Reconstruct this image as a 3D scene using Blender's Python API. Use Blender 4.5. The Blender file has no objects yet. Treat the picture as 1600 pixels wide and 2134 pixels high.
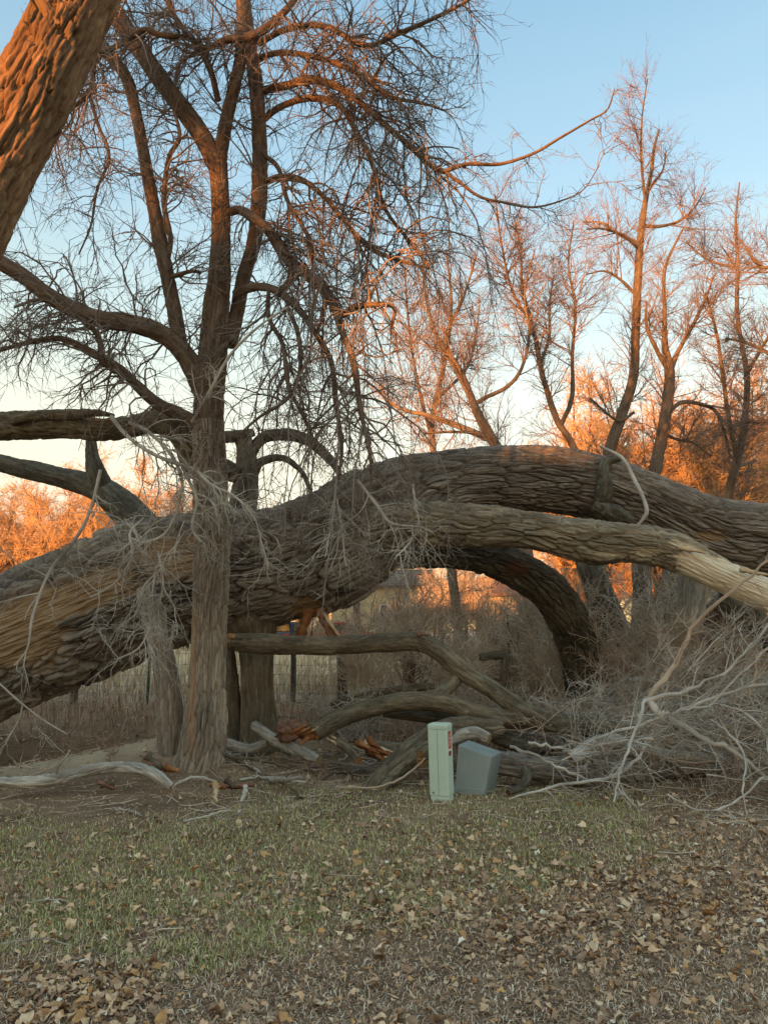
import bpy, math
import numpy as np
from mathutils import Vector, Matrix

rng = np.random.default_rng(11)
scene = bpy.context.scene
COL = scene.collection

# ------------------------------------------------------------------ camera, sky, sun, exposure
FPX, CX, CY, HORIZON, EYE = 1600.0, 800.0, 1067.0, 1310.0, 1.65
TH = math.atan((HORIZON - CY) / FPX)
cam_d = bpy.data.cameras.new("camera")
cam = bpy.data.objects.new("camera", cam_d)
COL.objects.link(cam)
cam.location = (0, 0, EYE)
cam.rotation_euler = (math.pi / 2 + TH, 0, 0)
cam_d.sensor_fit = 'VERTICAL'
cam_d.sensor_height = 36.0
cam_d.lens = FPX / 2134.0 * 36.0
cam_d.clip_start = 0.05
cam_d.clip_end = 3000
scene.camera = cam

SUN_EL = math.radians(4.2)
SUN_DIR = np.array([-0.60, -0.80])          # horizontal direction towards the sun
SUN_DIR = SUN_DIR / np.linalg.norm(SUN_DIR)
N_Q = np.array([SUN_DIR[1], -SUN_DIR[0]])       # across the sun's direction
sv = Vector((SUN_DIR[0] * math.cos(SUN_EL), SUN_DIR[1] * math.cos(SUN_EL), math.sin(SUN_EL)))

world = bpy.data.worlds.new("World")
scene.world = world
world.use_nodes = True
wt = world.node_tree
wt.nodes.clear()
wo = wt.nodes.new('ShaderNodeOutputWorld')
wb = wt.nodes.new('ShaderNodeBackground')
sky = wt.nodes.new('ShaderNodeTexSky')
sky.sky_type = 'NISHITA'
sky.sun_disc = False
sky.sun_elevation = SUN_EL
sky.sun_rotation = math.atan2(sv.x, sv.y)
sky.altitude = 1500
sky.air_density = 1.0
sky.dust_density = 2.0
sky.ozone_density = 1.0
tc = wt.nodes.new('ShaderNodeTexCoord')
sep = wt.nodes.new('ShaderNodeSeparateXYZ')
ramp = wt.nodes.new('ShaderNodeValToRGB')
cr = ramp.color_ramp
SKY_GAIN = 2.72
SKYC = ((0.0, (0.34, 0.16, 0.11)), (0.05, (0.44, 0.20, 0.11)), (0.12, (0.62, 0.41, 0.22)), (0.20, (0.75, 0.59, 0.33)), (0.27, (0.69, 0.63, 0.42)), (0.37, (0.50, 0.57, 0.48)),
        (0.50, (0.31, 0.45, 0.51)), (0.67, (0.20, 0.35, 0.46)), (0.82, (0.36, 0.51, 0.59)), (1.0, (0.48, 0.61, 0.67)))
cr.elements[0].position, cr.elements[0].color = 0.0, (*SKYC[0][1], 1)
cr.elements[1].position, cr.elements[1].color = 1.0, (*SKYC[-1][1], 1)
for p, c in SKYC[1:-1]:
    e = cr.elements.new(p)
    e.color = (*c, 1)
mix = wt.nodes.new('ShaderNodeMixRGB')
mix.blend_type = 'ADD'
mix.inputs[0].default_value = 1.0
nsc = wt.nodes.new('ShaderNodeMixRGB')
nsc.blend_type = 'MULTIPLY'
nsc.inputs[0].default_value = 1.0
nsc.inputs[2].default_value = (0.46, 0.46, 0.46, 1)
scl = wt.nodes.new('ShaderNodeMixRGB')
scl.blend_type = 'MULTIPLY'
scl.inputs[0].default_value = 1.0
scl.inputs[2].default_value = (SKY_GAIN, SKY_GAIN, SKY_GAIN, 1)
# thin high veil of cloud
cn = wt.nodes.new('ShaderNodeTexNoise')
cn.inputs['Scale'].default_value = 2.2
cn.inputs['Detail'].default_value = 5
cmap = wt.nodes.new('ShaderNodeMapping')
cmap.inputs['Scale'].default_value = (1.0, 1.0, 5.0)
cmix = wt.nodes.new('ShaderNodeMixRGB')
cmix.inputs[2].default_value = (1.7, 2.0, 2.2, 1)
cmr = wt.nodes.new('ShaderNodeMapRange')
cmr.inputs[1].default_value = 0.5
cmr.inputs[2].default_value = 0.85
cmr.inputs[3].default_value = 0.0
cmr.inputs[4].default_value = 0.2
L = wt.links.new
L(tc.outputs['Generated'], sep.inputs[0])
L(sep.outputs['Z'], ramp.inputs[0])
L(ramp.outputs[0], scl.inputs[1])
L(sky.outputs[0], nsc.inputs[1])
L(nsc.outputs[0], mix.inputs[1])
L(scl.outputs[0], mix.inputs[2])
L(tc.outputs['Generated'], cmap.inputs[0])
L(cmap.outputs[0], cn.inputs['Vector'])
L(cn.outputs[0], cmr.inputs[0])
L(cmr.outputs[0], cmix.inputs[0])
L(mix.outputs[0], cmix.inputs[1])
L(cmix.outputs[0], wb.inputs['Color'])
wb.inputs['Strength'].default_value = 0.15
L(wb.outputs[0], wo.inputs['Surface'])

sun_d = bpy.data.lights.new("sun", 'SUN')
sun_d.energy = 4.4
sun_d.angle = math.radians(0.5)
sun_d.color = (1.0, 0.37, 0.085)
sun = bpy.data.objects.new("sun", sun_d)
COL.objects.link(sun)
sun.rotation_euler = sv.to_track_quat('Z', 'Y').to_euler()

vs = scene.view_settings
vs.view_transform = 'Standard'
vs.look = 'None'
vs.exposure = 1.55
vs.gamma = 1.0
scene.cycles.max_bounces = 6
scene.cycles.diffuse_bounces = 4

# ------------------------------------------------------------------ helpers: projection, noise, splines
cT, sT = math.cos(TH), math.sin(TH)


def P(px, py, d):
    """world point seen at pixel (px, py) of the photograph at horizontal distance d"""
    a = (px - CX) / FPX
    b = (CY - py) / FPX
    dy = cT - b * sT
    dz = sT + b * cT
    t = d / dy
    return np.array([a * t, d, EYE + dz * t])


def topx(x, y, z):
    zz = z - EYE
    f = y * cT + zz * sT
    u = -y * sT + zz * cT
    f = np.where(np.abs(f) < 1e-3, 1e-3, f)
    return CX + FPX * x / f, CY - FPX * u / f


def mpp(d):
    return d / FPX / cT


def _h(ix, iy, iz, seed):
    with np.errstate(over='ignore'):
        return _h2(ix, iy, iz, seed)


def _h2(ix, iy, iz, seed):
    n = (ix.astype(np.int64) * 374761393 + iy.astype(np.int64) * 668265263 + iz.astype(np.int64) * 2147483647 + seed * 974711) & 0xFFFFFFFF
    n = ((n ^ (n >> 13)) * 1274126177) & 0xFFFFFFFF
    n = ((n ^ (n >> 16)) * 2246822519) & 0xFFFFFFFF
    n = n ^ (n >> 15)
    return (n & 0xFFFFFF) / float(0xFFFFFF)


def vnoise(x, y, z=None, seed=0, py=None):
    x = np.asarray(x, float)
    y = np.asarray(y, float)
    z = np.zeros_like(x) if z is None else np.asarray(z, float)
    ix, iy, iz = np.floor(x).astype(int), np.floor(y).astype(int), np.floor(z).astype(int)
    fx, fy, fz = x - ix, y - iy, z - iz
    fx, fy, fz = fx * fx * (3 - 2 * fx), fy * fy * (3 - 2 * fy), fz * fz * (3 - 2 * fz)
    w = (lambda a: np.mod(a, py)) if py else (lambda a: a)

    def c(a, b, d):
        return _h(ix + a, w(iy + b), iz + d, seed)
    lo = (c(0, 0, 0) * (1 - fx) + c(1, 0, 0) * fx) * (1 - fy) + (c(0, 1, 0) * (1 - fx) + c(1, 1, 0) * fx) * fy
    if not np.any(z):
        return lo * 2 - 1
    hi = (c(0, 0, 1) * (1 - fx) + c(1, 0, 1) * fx) * (1 - fy) + (c(0, 1, 1) * (1 - fx) + c(1, 1, 1) * fx) * fy
    return (lo * (1 - fz) + hi * fz) * 2 - 1


def fbm(x, y, z=None, seed=0, o=4):
    r, a, f = 0, 0.5, 1.0
    for i in range(o):
        r = r + a * vnoise(np.asarray(x) * f, np.asarray(y) * f, None if z is None else np.asarray(z) * f, seed + i * 17)
        a *= 0.5
        f *= 2.03
    return r


def sstep(a, b, x):
    t = np.clip((x - a) / (b - a), 0, 1)
    return t * t * (3 - 2 * t)


def voronoi(u, v, nv, seed):
    iu, iv = np.floor(u).astype(int), np.floor(v).astype(int)
    F1 = np.full(u.shape, 9.0)
    F2 = np.full(u.shape, 9.0)
    ID = np.zeros(u.shape)
    for du in (-1, 0, 1):
        for dv in (-1, 0, 1):
            cu, cv = iu + du, iv + dv
            cw = np.mod(cv, nv)
            zz = np.zeros_like(cu)
            jx = cu + 0.1 + 0.8 * _h(cu, cw, zz, seed)
            jy = cv + 0.15 + 0.7 * _h(cu, cw, zz, seed + 5)
            d = np.hypot(u - jx, v - jy)
            k = d < F1
            F2 = np.where(k, F1, np.minimum(F2, d))
            ID = np.where(k, _h(cu, cw, zz, seed + 9), ID)
            F1 = np.where(k, d, F1)
    return F1, F2, ID


def spline(pts, n=None, ds=None):
    """Catmull-Rom through rows of pts (any number of columns, first three xyz), resampled evenly by arc length"""
    p = np.asarray(pts, float)
    if len(p) == 2:
        q = p[0] + np.linspace(0, 1, 20)[:, None] * (p[1] - p[0])
    else:
        a = np.vstack([2 * p[0] - p[1], p, 2 * p[-1] - p[-2]])
        out = []
        for i in range(1, len(a) - 2):
            t = np.linspace(0, 1, 16, endpoint=(i == len(a) - 3))[:, None]
            p0, p1, p2, p3 = a[i - 1], a[i], a[i + 1], a[i + 2]
            out.append(0.5 * ((2 * p1) + (-p0 + p2) * t + (2 * p0 - 5 * p1 + 4 * p2 - p3) * t * t + (-p0 + 3 * p1 - 3 * p2 + p3) * t ** 3))
        q = np.vstack(out)
    s = np.concatenate([[0], np.cumsum(np.linalg.norm(np.diff(q[:, :3], axis=0), axis=1))])
    if n is None:
        n = max(4, int(s[-1] / ds) + 1)
    t = np.linspace(0, s[-1], n)
    return np.stack([np.interp(t, s, q[:, k]) for k in range(q.shape[1])], 1), s[-1]


def pxline(pts, d=None):
    """[(px, py, width_px[, depth])] -> rows x y z radius"""
    out = []
    for q in pts:
        dd = q[3] if len(q) > 3 else d
        w = P(q[0], q[1], dd)
        out.append([*w, q[2] * 0.5 * dd / FPX / (cT - (CY - q[1]) / FPX * sT)])
    return np.array(out)


# ------------------------------------------------------------------ helpers: objects
def tag(o, label=None, cat=None, group=None, kind=None):
    if label: o["label"] = label
    if cat: o["category"] = cat
    if group: o["group"] = group
    if kind: o["kind"] = kind
    return o


def mesh(name, V, quads=None, tris=None, smooth=True, uv=None, attrs=None, polys=None):
    me = bpy.data.meshes.new(name)
    V = np.ascontiguousarray(V, dtype=np.float32)
    me.vertices.add(len(V))
    me.vertices.foreach_set("co", V.ravel())
    idx, starts = [], []
    n = 0
    for arr in (quads, tris):
        if arr is not None and len(arr):
            arr = np.asarray(arr, dtype=np.int32)
            k = arr.shape[1]
            starts.append(n + np.arange(len(arr)) * k)
            idx.append(arr.ravel())
            n += arr.size
    if polys:
        for p in polys:
            starts.append(np.array([n]))
            idx.append(np.array(p, dtype=np.int32))
            n += len(p)
    idx = np.concatenate(idx).astype(np.int32)
    starts = np.concatenate(starts).astype(np.int32)
    me.loops.add(n)
    me.loops.foreach_set("vertex_index", idx)
    me.polygons.add(len(starts))
    me.polygons.foreach_set("loop_start", starts)
    if smooth:
        me.polygons.foreach_set("use_smooth", np.ones(len(starts), bool))
    if uv is not None:
        ul = me.uv_layers.new(name="UVMap")
        ul.data.foreach_set("uv", np.ascontiguousarray(uv, dtype=np.float32).ravel())
    if attrs:
        for k, a in attrs.items():
            a = np.asarray(a, dtype=np.float32)
            if a.ndim == 1:
                at = me.attributes.new(k, 'FLOAT', 'POINT')
                at.data.foreach_set("value", a)
            else:
                at = me.attributes.new(k, 'FLOAT_COLOR', 'POINT')
                if a.shape[1] == 3:
                    a = np.hstack([a, np.ones((len(a), 1), np.float32)])
                at.data.foreach_set("color", np.ascontiguousarray(a).ravel())
    me.update(calc_edges=True)
    return me


def obj(name, me, mat=None, parent=None):
    o = bpy.data.objects.new(name, me)
    COL.objects.link(o)
    if mat is not None and me is not None and not me.materials:
        me.materials.append(mat)
    if parent is not None:
        o.parent = parent
        o.matrix_parent_inverse = Matrix.Translation(parent.location).inverted() if parent.type == 'EMPTY' else Matrix()
    return o


def empty(name, loc=(0, 0, 0)):
    o = bpy.data.objects.new(name, None)
    o.empty_display_size = 0.2
    COL.objects.link(o)
    o.location = tuple(float(v) for v in loc)
    return o


def frames(p):
    t = np.gradient(p, axis=0)
    t /= np.linalg.norm(t, axis=1)[:, None] + 1e-12
    ref = np.array([0, 0, 1.0]) if abs(t[0, 2]) < 0.8 else np.array([0, -1.0, 0])
    n = ref - t[0] * ref.dot(t[0])
    n /= np.linalg.norm(n)
    N = [n]
    for i in range(1, len(p)):
        n = N[-1] - t[i] * N[-1].dot(t[i])
        n /= np.linalg.norm(n)
        N.append(n)
    N = np.array(N)
    return t, N, np.cross(t, N)


def bark_tube(name, line, mat, parent=None, ds=0.04, na=48, amp=0.02, cu=0.3, cv=0.07, seed=1, lump=0.06, mask=None, cap=True, sharp=0.42, inset=0.03, twist=0.0, warp=0.0):
    """a limb as real relief: plates of bark divided by furrows, displaced along the normal. line rows: x y z r"""
    q, Ltot = spline(line, ds=ds)
    p, r = q[:, :3], np.maximum(q[:, 3], 0.002)
    t, N, B = frames(p)
    n = len(p)
    s = np.linspace(0, Ltot, n)
    th = np.arange(na) / na * 2 * math.pi
    fa = math.atan2(float(np.mean(-B[:, 1])), float(np.mean(-N[:, 1])))      # the side turned to the viewer gets the finer mesh
    th = th - warp * np.sin(th - fa)
    S, TT = np.meshgrid(s, th, indexing='ij')
    rm = float(np.mean(r))
    nv = max(5, int(round(2 * math.pi * rm / cv)))
    u = S / cu
    v = TT / (2 * math.pi) * nv + twist * S
    cc, ss = np.cos(TT) * rm / cv + 40, np.sin(TT) * rm / cv + 40
    wx = vnoise(S / cu * 0.55, cc * 0.22, ss * 0.22, seed + 31)
    wy = vnoise(S / cu * 1.7, cc * 0.6, ss * 0.6, seed + 37)
    wz = vnoise(S / cu * 5.0, cc * 1.6, ss * 1.6, seed + 39)
    v2 = v + 0.85 * wx + 0.42 * wy + 0.16 * wz
    u2 = u + 0.45 * wy + 0.10 * wz
    F1, F2, ID = voronoi(u2, v2, nv, seed)
    G1, G2, ID2 = voronoi(u2 * 1.7 + 7, v2 * 2 + 0.3 * wz, nv * 2, seed + 100)
    wid = 0.16 + 0.26 * np.clip(vnoise(S / cu * 0.8 + 3, cc * 0.5, ss * 0.5, seed + 45) + 0.5, 0, 1)
    e1 = 1 - (1 - np.clip((F2 - F1 - 0.012) / (wid * 1.15), 0, 1)) ** 3
    e2 = sstep(0.0, 0.16, G2 - G1)
    fine = fbm(S * 14 / max(0.4, cu / 0.3), np.cos(TT) * rm * 40, np.sin(TT) * rm * 40, seed + 3, 3)
    h = e1 * (0.72 + 0.28 * e2) + 0.26 * (ID - 0.5) * e1 + 0.2 * (ID2 - 0.5) * e1 + 0.26 * fine
    lumpn = fbm(S * 0.9 / max(rm, 0.1) * 0.3, np.cos(TT) * 0.9 + 3, np.sin(TT) * 0.9 + 3, seed + 8, 3)
    R = r[:, None] * (1 + lump * 2 * lumpn)
    base = p[:, None, :] + R[..., None] * (np.cos(TT)[..., None] * N[:, None, :] + np.sin(TT)[..., None] * B[:, None, :])
    wood = np.zeros_like(S)
    if mask is not None:
        wood = np.clip(mask(base, fine, S, TT), 0, 1)
    a = amp * np.clip(r / rm, 0.35, 1.6)[:, None]
    fib = vnoise(S * 2.2, np.cos(TT) * rm * 55, np.sin(TT) * rm * 55, seed + 77)
    disp = a * (h - 0.7) * (1 - wood) + wood * (-inset * (0.7 + 1.1 * fib) + 0.55 * amp * fib + 0.4 * amp * fine)
    V = base + disp[..., None] * (np.cos(TT)[..., None] * N[:, None, :] + np.sin(TT)[..., None] * B[:, None, :])
    V = V.reshape(-1, 3)
    i, j = np.meshgrid(np.arange(n - 1), np.arange(na), indexing='ij')
    j2 = (j + 1) % na
    Q = np.stack([i * na + j, i * na + j2, (i + 1) * na + j2, (i + 1) * na + j], -1).reshape(-1, 4)
    ju = j + 1
    circ = 2 * math.pi * rm / na
    uv = np.stack([np.stack([s[i], j * circ], -1), np.stack([s[i], ju * circ], -1), np.stack([s[i + 1], ju * circ], -1), np.stack([s[i + 1], j * circ], -1)], 2).reshape(-1, 2)
    tris = None
    wood = wood.ravel()
    tone = (0.55 * ID + 0.45 * ID2).ravel()
    if cap:
        g = np.random.default_rng(seed)
        tris = []
        for end in (0, n - 1):
            ring = V[end * na:(end + 1) * na]
            cen = ring.mean(0)
            dirn = -t[0] if end == 0 else t[-1]
            k0 = len(V)
            inner = cen + (ring - cen) * 0.55 + dirn * (g.normal(size=(na, 1)) * 0.12 * r[end])
            V = np.vstack([V, ring + dirn * 0.0005, inner, [cen + dirn * 0.1 * r[end]]])
            wood = np.concatenate([wood, np.ones(2 * na + 1)])
            tone = np.concatenate([tone, np.full(2 * na + 1, 0.5)])
            for q in range(na):
                q2 = (q + 1) % na
                f = [[k0 + q, k0 + na + q, k0 + na + q2], [k0 + q, k0 + na + q2, k0 + q2], [k0 + na + q, k0 + 2 * na, k0 + na + q2]]
                tris += f if end == 0 else [x[::-1] for x in f]
        uv = np.vstack([uv, np.random.default_rng(seed).random((len(tris) * 3, 2)) * 0.02])
    me = mesh(name, V, Q, tris, uv=uv, attrs={"wood": wood, "tone": tone}, smooth=(rm < 0.03))
    return obj(name, me, mat, parent)


class Br:
    def __init__(self, Pp, R):
        self.P, self.R = Pp, R
        self.len = np.linalg.norm(np.diff(Pp, axis=1), axis=2).sum(1)


def from_lines(lines, n=24):
    A = np.array([spline(l, n=n)[0] for l in lines])
    return Br(A[..., :3], A[..., 3])


def unit(a):
    return a / (np.linalg.norm(a, axis=-1, keepdims=True) + 1e-9)


def spawn(par, k, tr=(0.2, 1.0), ang=(30, 65), ln=(0.5, 1.2), npts=7, wander=0.22, trop=(0, 0, -0.05), rmax=0.01, rmin=0.003, rf=0.6, w=None, taper=0.8, bias=None, bw=0.0, z0=None, lt=(1.1, 0.45)):
    w = par.len.copy() if w is None else np.asarray(w, float) * par.len
    w /= w.sum()
    idx = rng.choice(len(w), k, p=w)
    t = tr[0] + (tr[1] - tr[0]) * rng.random(k)
    N = par.P.shape[1]
    f = t * (N - 1)
    i0 = np.minimum(f.astype(int), N - 2)
    g = (f - i0)[:, None]
    a, b = par.P[idx, i0], par.P[idx, i0 + 1]
    st = a * (1 - g) + b * g
    pr = par.R[idx, i0] * (1 - g[:, 0]) + par.R[idx, i0 + 1] * g[:, 0]
    tan = unit(b - a)
    rv = rng.normal(size=(k, 3))
    if bias is not None:
        rv = rv + np.asarray(bias) * bw
    perp = unit(rv - tan * (rv * tan).sum(1, keepdims=True))
    al = np.radians(ang[0] + (ang[1] - ang[0]) * rng.random(k))[:, None]
    d = unit(tan * np.cos(al) + perp * np.sin(al))
    length = (ln[0] + (ln[1] - ln[0]) * rng.random(k) ** 1.5) * (lt[0] - lt[1] * t)
    r0 = np.clip(pr * rf, rmin, rmax)
    step = (length / (npts - 1))[:, None]
    pts = [st]
    T = np.asarray(trop, float)
    for i in range(1, npts):
        d = unit(d + wander * rng.normal(size=(k, 3)) + T * (0.4 + 1.2 * i / npts))
        nx = pts[-1] + d * step
        pts.append(nx)
    Pp = np.stack(pts, 1)
    if z0 is not None:
        Pp[..., 2] = np.maximum(Pp[..., 2], z0(Pp[..., 0], Pp[..., 1]) + 0.01)
    R = r0[:, None] * (1 - taper * np.linspace(0, 1, npts))[None]
    return Br(Pp, R)


def tubes(br, S):
    p, r = br.P, br.R
    K, N, _ = p.shape
    t = unit(np.gradient(p, axis=1))
    m = unit(p[:, -1] - p[:, 0])
    ref = np.where(np.abs(m[:, 2:3]) < 0.75, np.array([[0, 0, 1.0]]), np.array([[1.0, 0.3, 0]]))
    n1 = unit(np.cross(t, ref[:, None, :]))
    n2 = np.cross(t, n1)
    th = np.arange(S) / S * 2 * math.pi
    V = p[:, :, None, :] + r[:, :, None, None] * (np.cos(th)[None, None, :, None] * n1[:, :, None, :] + np.sin(th)[None, None, :, None] * n2[:, :, None, :])
    k, i, j = np.meshgrid(np.arange(K), np.arange(N - 1), np.arange(S), indexing='ij')
    b = k * N * S
    j2 = (j + 1) % S
    Q = np.stack([b + i * S + j, b + i * S + j2, b + (i + 1) * S + j2, b + (i + 1) * S + j], -1).reshape(-1, 4)
    return V.reshape(-1, 3), Q


def twig_mesh(name, parts):
    Vs, Qs, n = [], [], 0
    for br, S in parts:
        V, Q = tubes(br, S)
        Vs.append(V)
        Qs.append(Q + n)
        n += len(V)
    return mesh(name, np.vstack(Vs), np.vstack(Qs))


# box helper on vert lists
class MB:
    def __init__(self):
        self.V, self.F = [], []

    def add(self, V, F):
        n = len(self.V)
        self.V += [tuple(v) for v in V]
        self.F += [[i + n for i in f] for f in F]
        return self

    def box(self, x0, x1, y0, y1, z0, z1, taper=0.0):
        t = taper
        return self.add([(x0, y0, z0), (x1, y0, z0), (x1, y1, z0), (x0, y1, z0), (x0 + t, y0 + t, z1), (x1 - t, y0 + t, z1), (x1 - t, y1 - t, z1), (x0 + t, y1 - t, z1)],
                        [[0, 3, 2, 1], [4, 5, 6, 7], [0, 1, 5, 4], [1, 2, 6, 5], [2, 3, 7, 6], [3, 0, 4, 7]])

    def prism(self, poly, axis, a, b):
        """poly of 2D points, extruded along axis from a to b"""
        def mk(p, w):
            return {'x': (w, p[0], p[1]), 'y': (p[0], w, p[1]), 'z': (p[0], p[1], w)}[axis]
        n = len(poly)
        V = [mk(p, a) for p in poly] + [mk(p, b) for p in poly]
        F = [list(range(n))[::-1], list(range(n, 2 * n))] + [[i, (i + 1) % n, n + (i + 1) % n, n + i] for i in range(n)]
        return self.add(V, F)

    def cyl(self, c, r, axis, a, b, n=12):
        poly = [(c[0] + r * math.cos(i * 2 * math.pi / n), c[1] + r * math.sin(i * 2 * math.pi / n)) for i in range(n)]
        return self.prism(poly, axis, a, b)

    def build(self, name, mat, parent=None, bevel=0.0, smooth=False):
        me = bpy.data.meshes.new(name)
        me.from_pydata(self.V, [], self.F)
        import bmesh
        bm = bmesh.new()
        bm.from_mesh(me)
        bmesh.ops.recalc_face_normals(bm, faces=bm.faces)
        if bevel:
            bmesh.ops.bevel(bm, geom=list(bm.edges), offset=bevel, segments=2, affect='EDGES', profile=0.6)
        bm.to_mesh(me)
        bm.free()
        if smooth:
            me.shade_smooth()
        o = bpy.data.objects.new(name, me)
        COL.objects.link(o)
        me.materials.append(mat)
        if parent is not None:
            o.parent = parent
        return o


# ------------------------------------------------------------------ splinters
def shard(name, a, b, w, th, mat, parent=None, seed=0, jag=0.35, n=9, bend=0.0, tap=0.75):
    """a torn splinter of wood from a to b: ragged blade with thickness"""
    g = np.random.default_rng(seed)
    a, b = np.asarray(a, float), np.asarray(b, float)
    ax = b - a
    Ln = np.linalg.norm(ax)
    ax /= Ln
    side = np.cross(ax, [0, 1.0, 0])
    if np.linalg.norm(side) < 0.1:
        side = np.cross(ax, [0, 0, 1.0])
    side /= np.linalg.norm(side)
    nrm = np.cross(side, ax)
    V = []
    for i in range(n):
        t = i / (n - 1)
        c = a + ax * Ln * t + nrm * bend * math.sin(t * 3.1)
        wl = w * (1 - tap * t) * (1 + jag * g.normal())
        wr = w * (1 - tap * t) * (1 + jag * g.normal())
        hh = th * (1 - 0.6 * t) * (1 + 0.3 * g.normal())
        V += [c - side * wl * 0.5, c + nrm * hh * 0.6 + side * 0.1 * w * g.normal(), c + side * wr * 0.5, c - nrm * hh * 0.5]
    Q = []
    for i in range(n - 1):
        for k in range(4):
            Q.append([i * 4 + k, i * 4 + (k + 1) % 4, (i + 1) * 4 + (k + 1) % 4, (i + 1) * 4 + k])
    return obj(name, mesh(name, np.array(V), np.array(Q), smooth=False, polys=[[3, 2, 1, 0], [4 * n - 4, 4 * n - 3, 4 * n - 2, 4 * n - 1]]), mat, parent)


# ------------------------------------------------------------------ materials
def nt(name):
    m = bpy.data.materials.new(name)
    m.use_nodes = True
    t = m.node_tree
    b = t.nodes["Principled BSDF"]
    b.inputs['Specular IOR Level'].default_value = 0.25
    return m, t, b


def ramp_node(t, stops):
    r = t.nodes.new('ShaderNodeValToRGB')
    e = r.color_ramp.elements
    e[0].position, e[0].color = stops[0][0], (*stops[0][1], 1)
    e[1].position, e[1].color = stops[-1][0], (*stops[-1][1], 1)
    for p, c in stops[1:-1]:
        k = e.new(p)
        k.color = (*c, 1)
    return r


def noise_node(t, vec, scale, detail=5, rough=0.6):
    n = t.nodes.new('ShaderNodeTexNoise')
    n.inputs['Scale'].default_value = scale
    n.inputs['Detail'].default_value = detail
    n.inputs['Roughness'].default_value = rough
    if vec is not None:
        t.links.new(vec, n.inputs['Vector'])
    return n


def bark_mat(name, dark, mid, light, wood_a=(0.42, 0.30, 0.17), wood_b=(0.24, 0.13, 0.06), sc=(2.5, 22), bump=0.8, lichen=None):
    m, t, b = nt(name)
    uvn = t.nodes.new('ShaderNodeTexCoord')
    mp = t.nodes.new('ShaderNodeMapping')
    mp.inputs['Scale'].default_value = (sc[0], sc[1], 1)
    t.links.new(uvn.outputs['UV'], mp.inputs[0])
    n1 = noise_node(t, mp.outputs[0], 1.0, 6, 0.65)
    n2 = noise_node(t, uvn.outputs['Object'], 1.6, 4)
    mpf = t.nodes.new('ShaderNodeMapping')
    mpf.inputs['Scale'].default_value = (sc[0] * 5, sc[1] * 4, 1)
    t.links.new(uvn.outputs['UV'], mpf.inputs[0])
    nf = noise_node(t, mpf.outputs[0], 1.0, 5, 0.7)
    ad = t.nodes.new('ShaderNodeMath')
    ad.operation = 'MULTIPLY_ADD'
    ad.inputs[1].default_value = 0.55
    t.links.new(nf.outputs[0], ad.inputs[0])
    sb = t.nodes.new('ShaderNodeMath')
    sb.operation = 'MULTIPLY_ADD'
    sb.inputs[1].default_value = 0.75
    sb.inputs[2].default_value = -0.15
    t.links.new(n1.outputs[0], sb.inputs[0])
    t.links.new(sb.outputs[0], ad.inputs[2])
    r1 = ramp_node(t, [(0.28, dark), (0.5, mid), (0.72, light)])
    t.links.new(ad.outputs[0], r1.inputs[0])
    r2 = ramp_node(t, [(0.3, (0.72, 0.70, 0.68)), (0.7, (1.22, 1.18, 1.12))])
    t.links.new(n2.outputs[0], r2.inputs[0])
    mu = t.nodes.new('ShaderNodeMixRGB')
    mu.blend_type = 'MULTIPLY'
    mu.inputs[0].default_value = 1
    t.links.new(r1.outputs[0], mu.inputs[1])
    t.links.new(r2.outputs[0], mu.inputs[2])
    ta = t.nodes.new('ShaderNodeAttribute')
    ta.attribute_name = "tone"
    tr_ = ramp_node(t, [(0.15, (0.72, 0.70, 0.68)), (0.85, (1.3, 1.28, 1.25))])
    t.links.new(ta.outputs['Fac'], tr_.inputs[0])
    mt_ = t.nodes.new('ShaderNodeMixRGB')
    mt_.blend_type = 'MULTIPLY'
    mt_.inputs[0].default_value = 1
    t.links.new(mu.outputs[0], mt_.inputs[1])
    t.links.new(tr_.outputs[0], mt_.inputs[2])
    col = mt_.outputs[0]
    if lichen:
        n4 = noise_node(t, uvn.outputs['Object'], 5.0, 6, 0.7)
        rr = ramp_node(t, [(0.56, (0, 0, 0)), (0.7, (0.6, 0.6, 0.6))])
        t.links.new(n4.outputs[0], rr.inputs[0])
        ml = t.nodes.new('ShaderNodeMixRGB')
        ml.inputs[2].default_value = (*lichen, 1)
        t.links.new(rr.outputs[0], ml.inputs[0])
        t.links.new(col, ml.inputs[1])
        col = ml.outputs[0]
    # stripped wood where the bark is gone
    at = t.nodes.new('ShaderNodeAttribute')
    at.attribute_name = "wood"
    mp3 = t.nodes.new('ShaderNodeMapping')
    mp3.inputs['Scale'].default_value = (1.6, 30, 1)
    t.links.new(uvn.outputs['UV'], mp3.inputs[0])
    n3 = noise_node(t, mp3.outputs[0], 1.0, 6, 0.7)
    r3 = ramp_node(t, [(0.36, wood_b), (0.6, wood_a)])
    t.links.new(n3.outputs[0], r3.inputs[0])
    mw = t.nodes.new('ShaderNodeMixRGB')
    t.links.new(at.outputs['Fac'], mw.inputs[0])
    t.links.new(col, mw.inputs[1])
    t.links.new(r3.outputs[0], mw.inputs[2])
    t.links.new(mw.outputs[0], b.inputs['Base Color'])
    bp = t.nodes.new('ShaderNodeBump')
    bp.inputs['Strength'].default_value = bump
    bp.inputs['Distance'].default_value = 0.02
    t.links.new(ad.outputs[0], bp.inputs['Height'])
    t.links.new(bp.outputs[0], b.inputs['Normal'])
    b.inputs['Roughness'].default_value = 0.9
    b.inputs['Specular IOR Level'].default_value = 0.15
    return m


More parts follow.
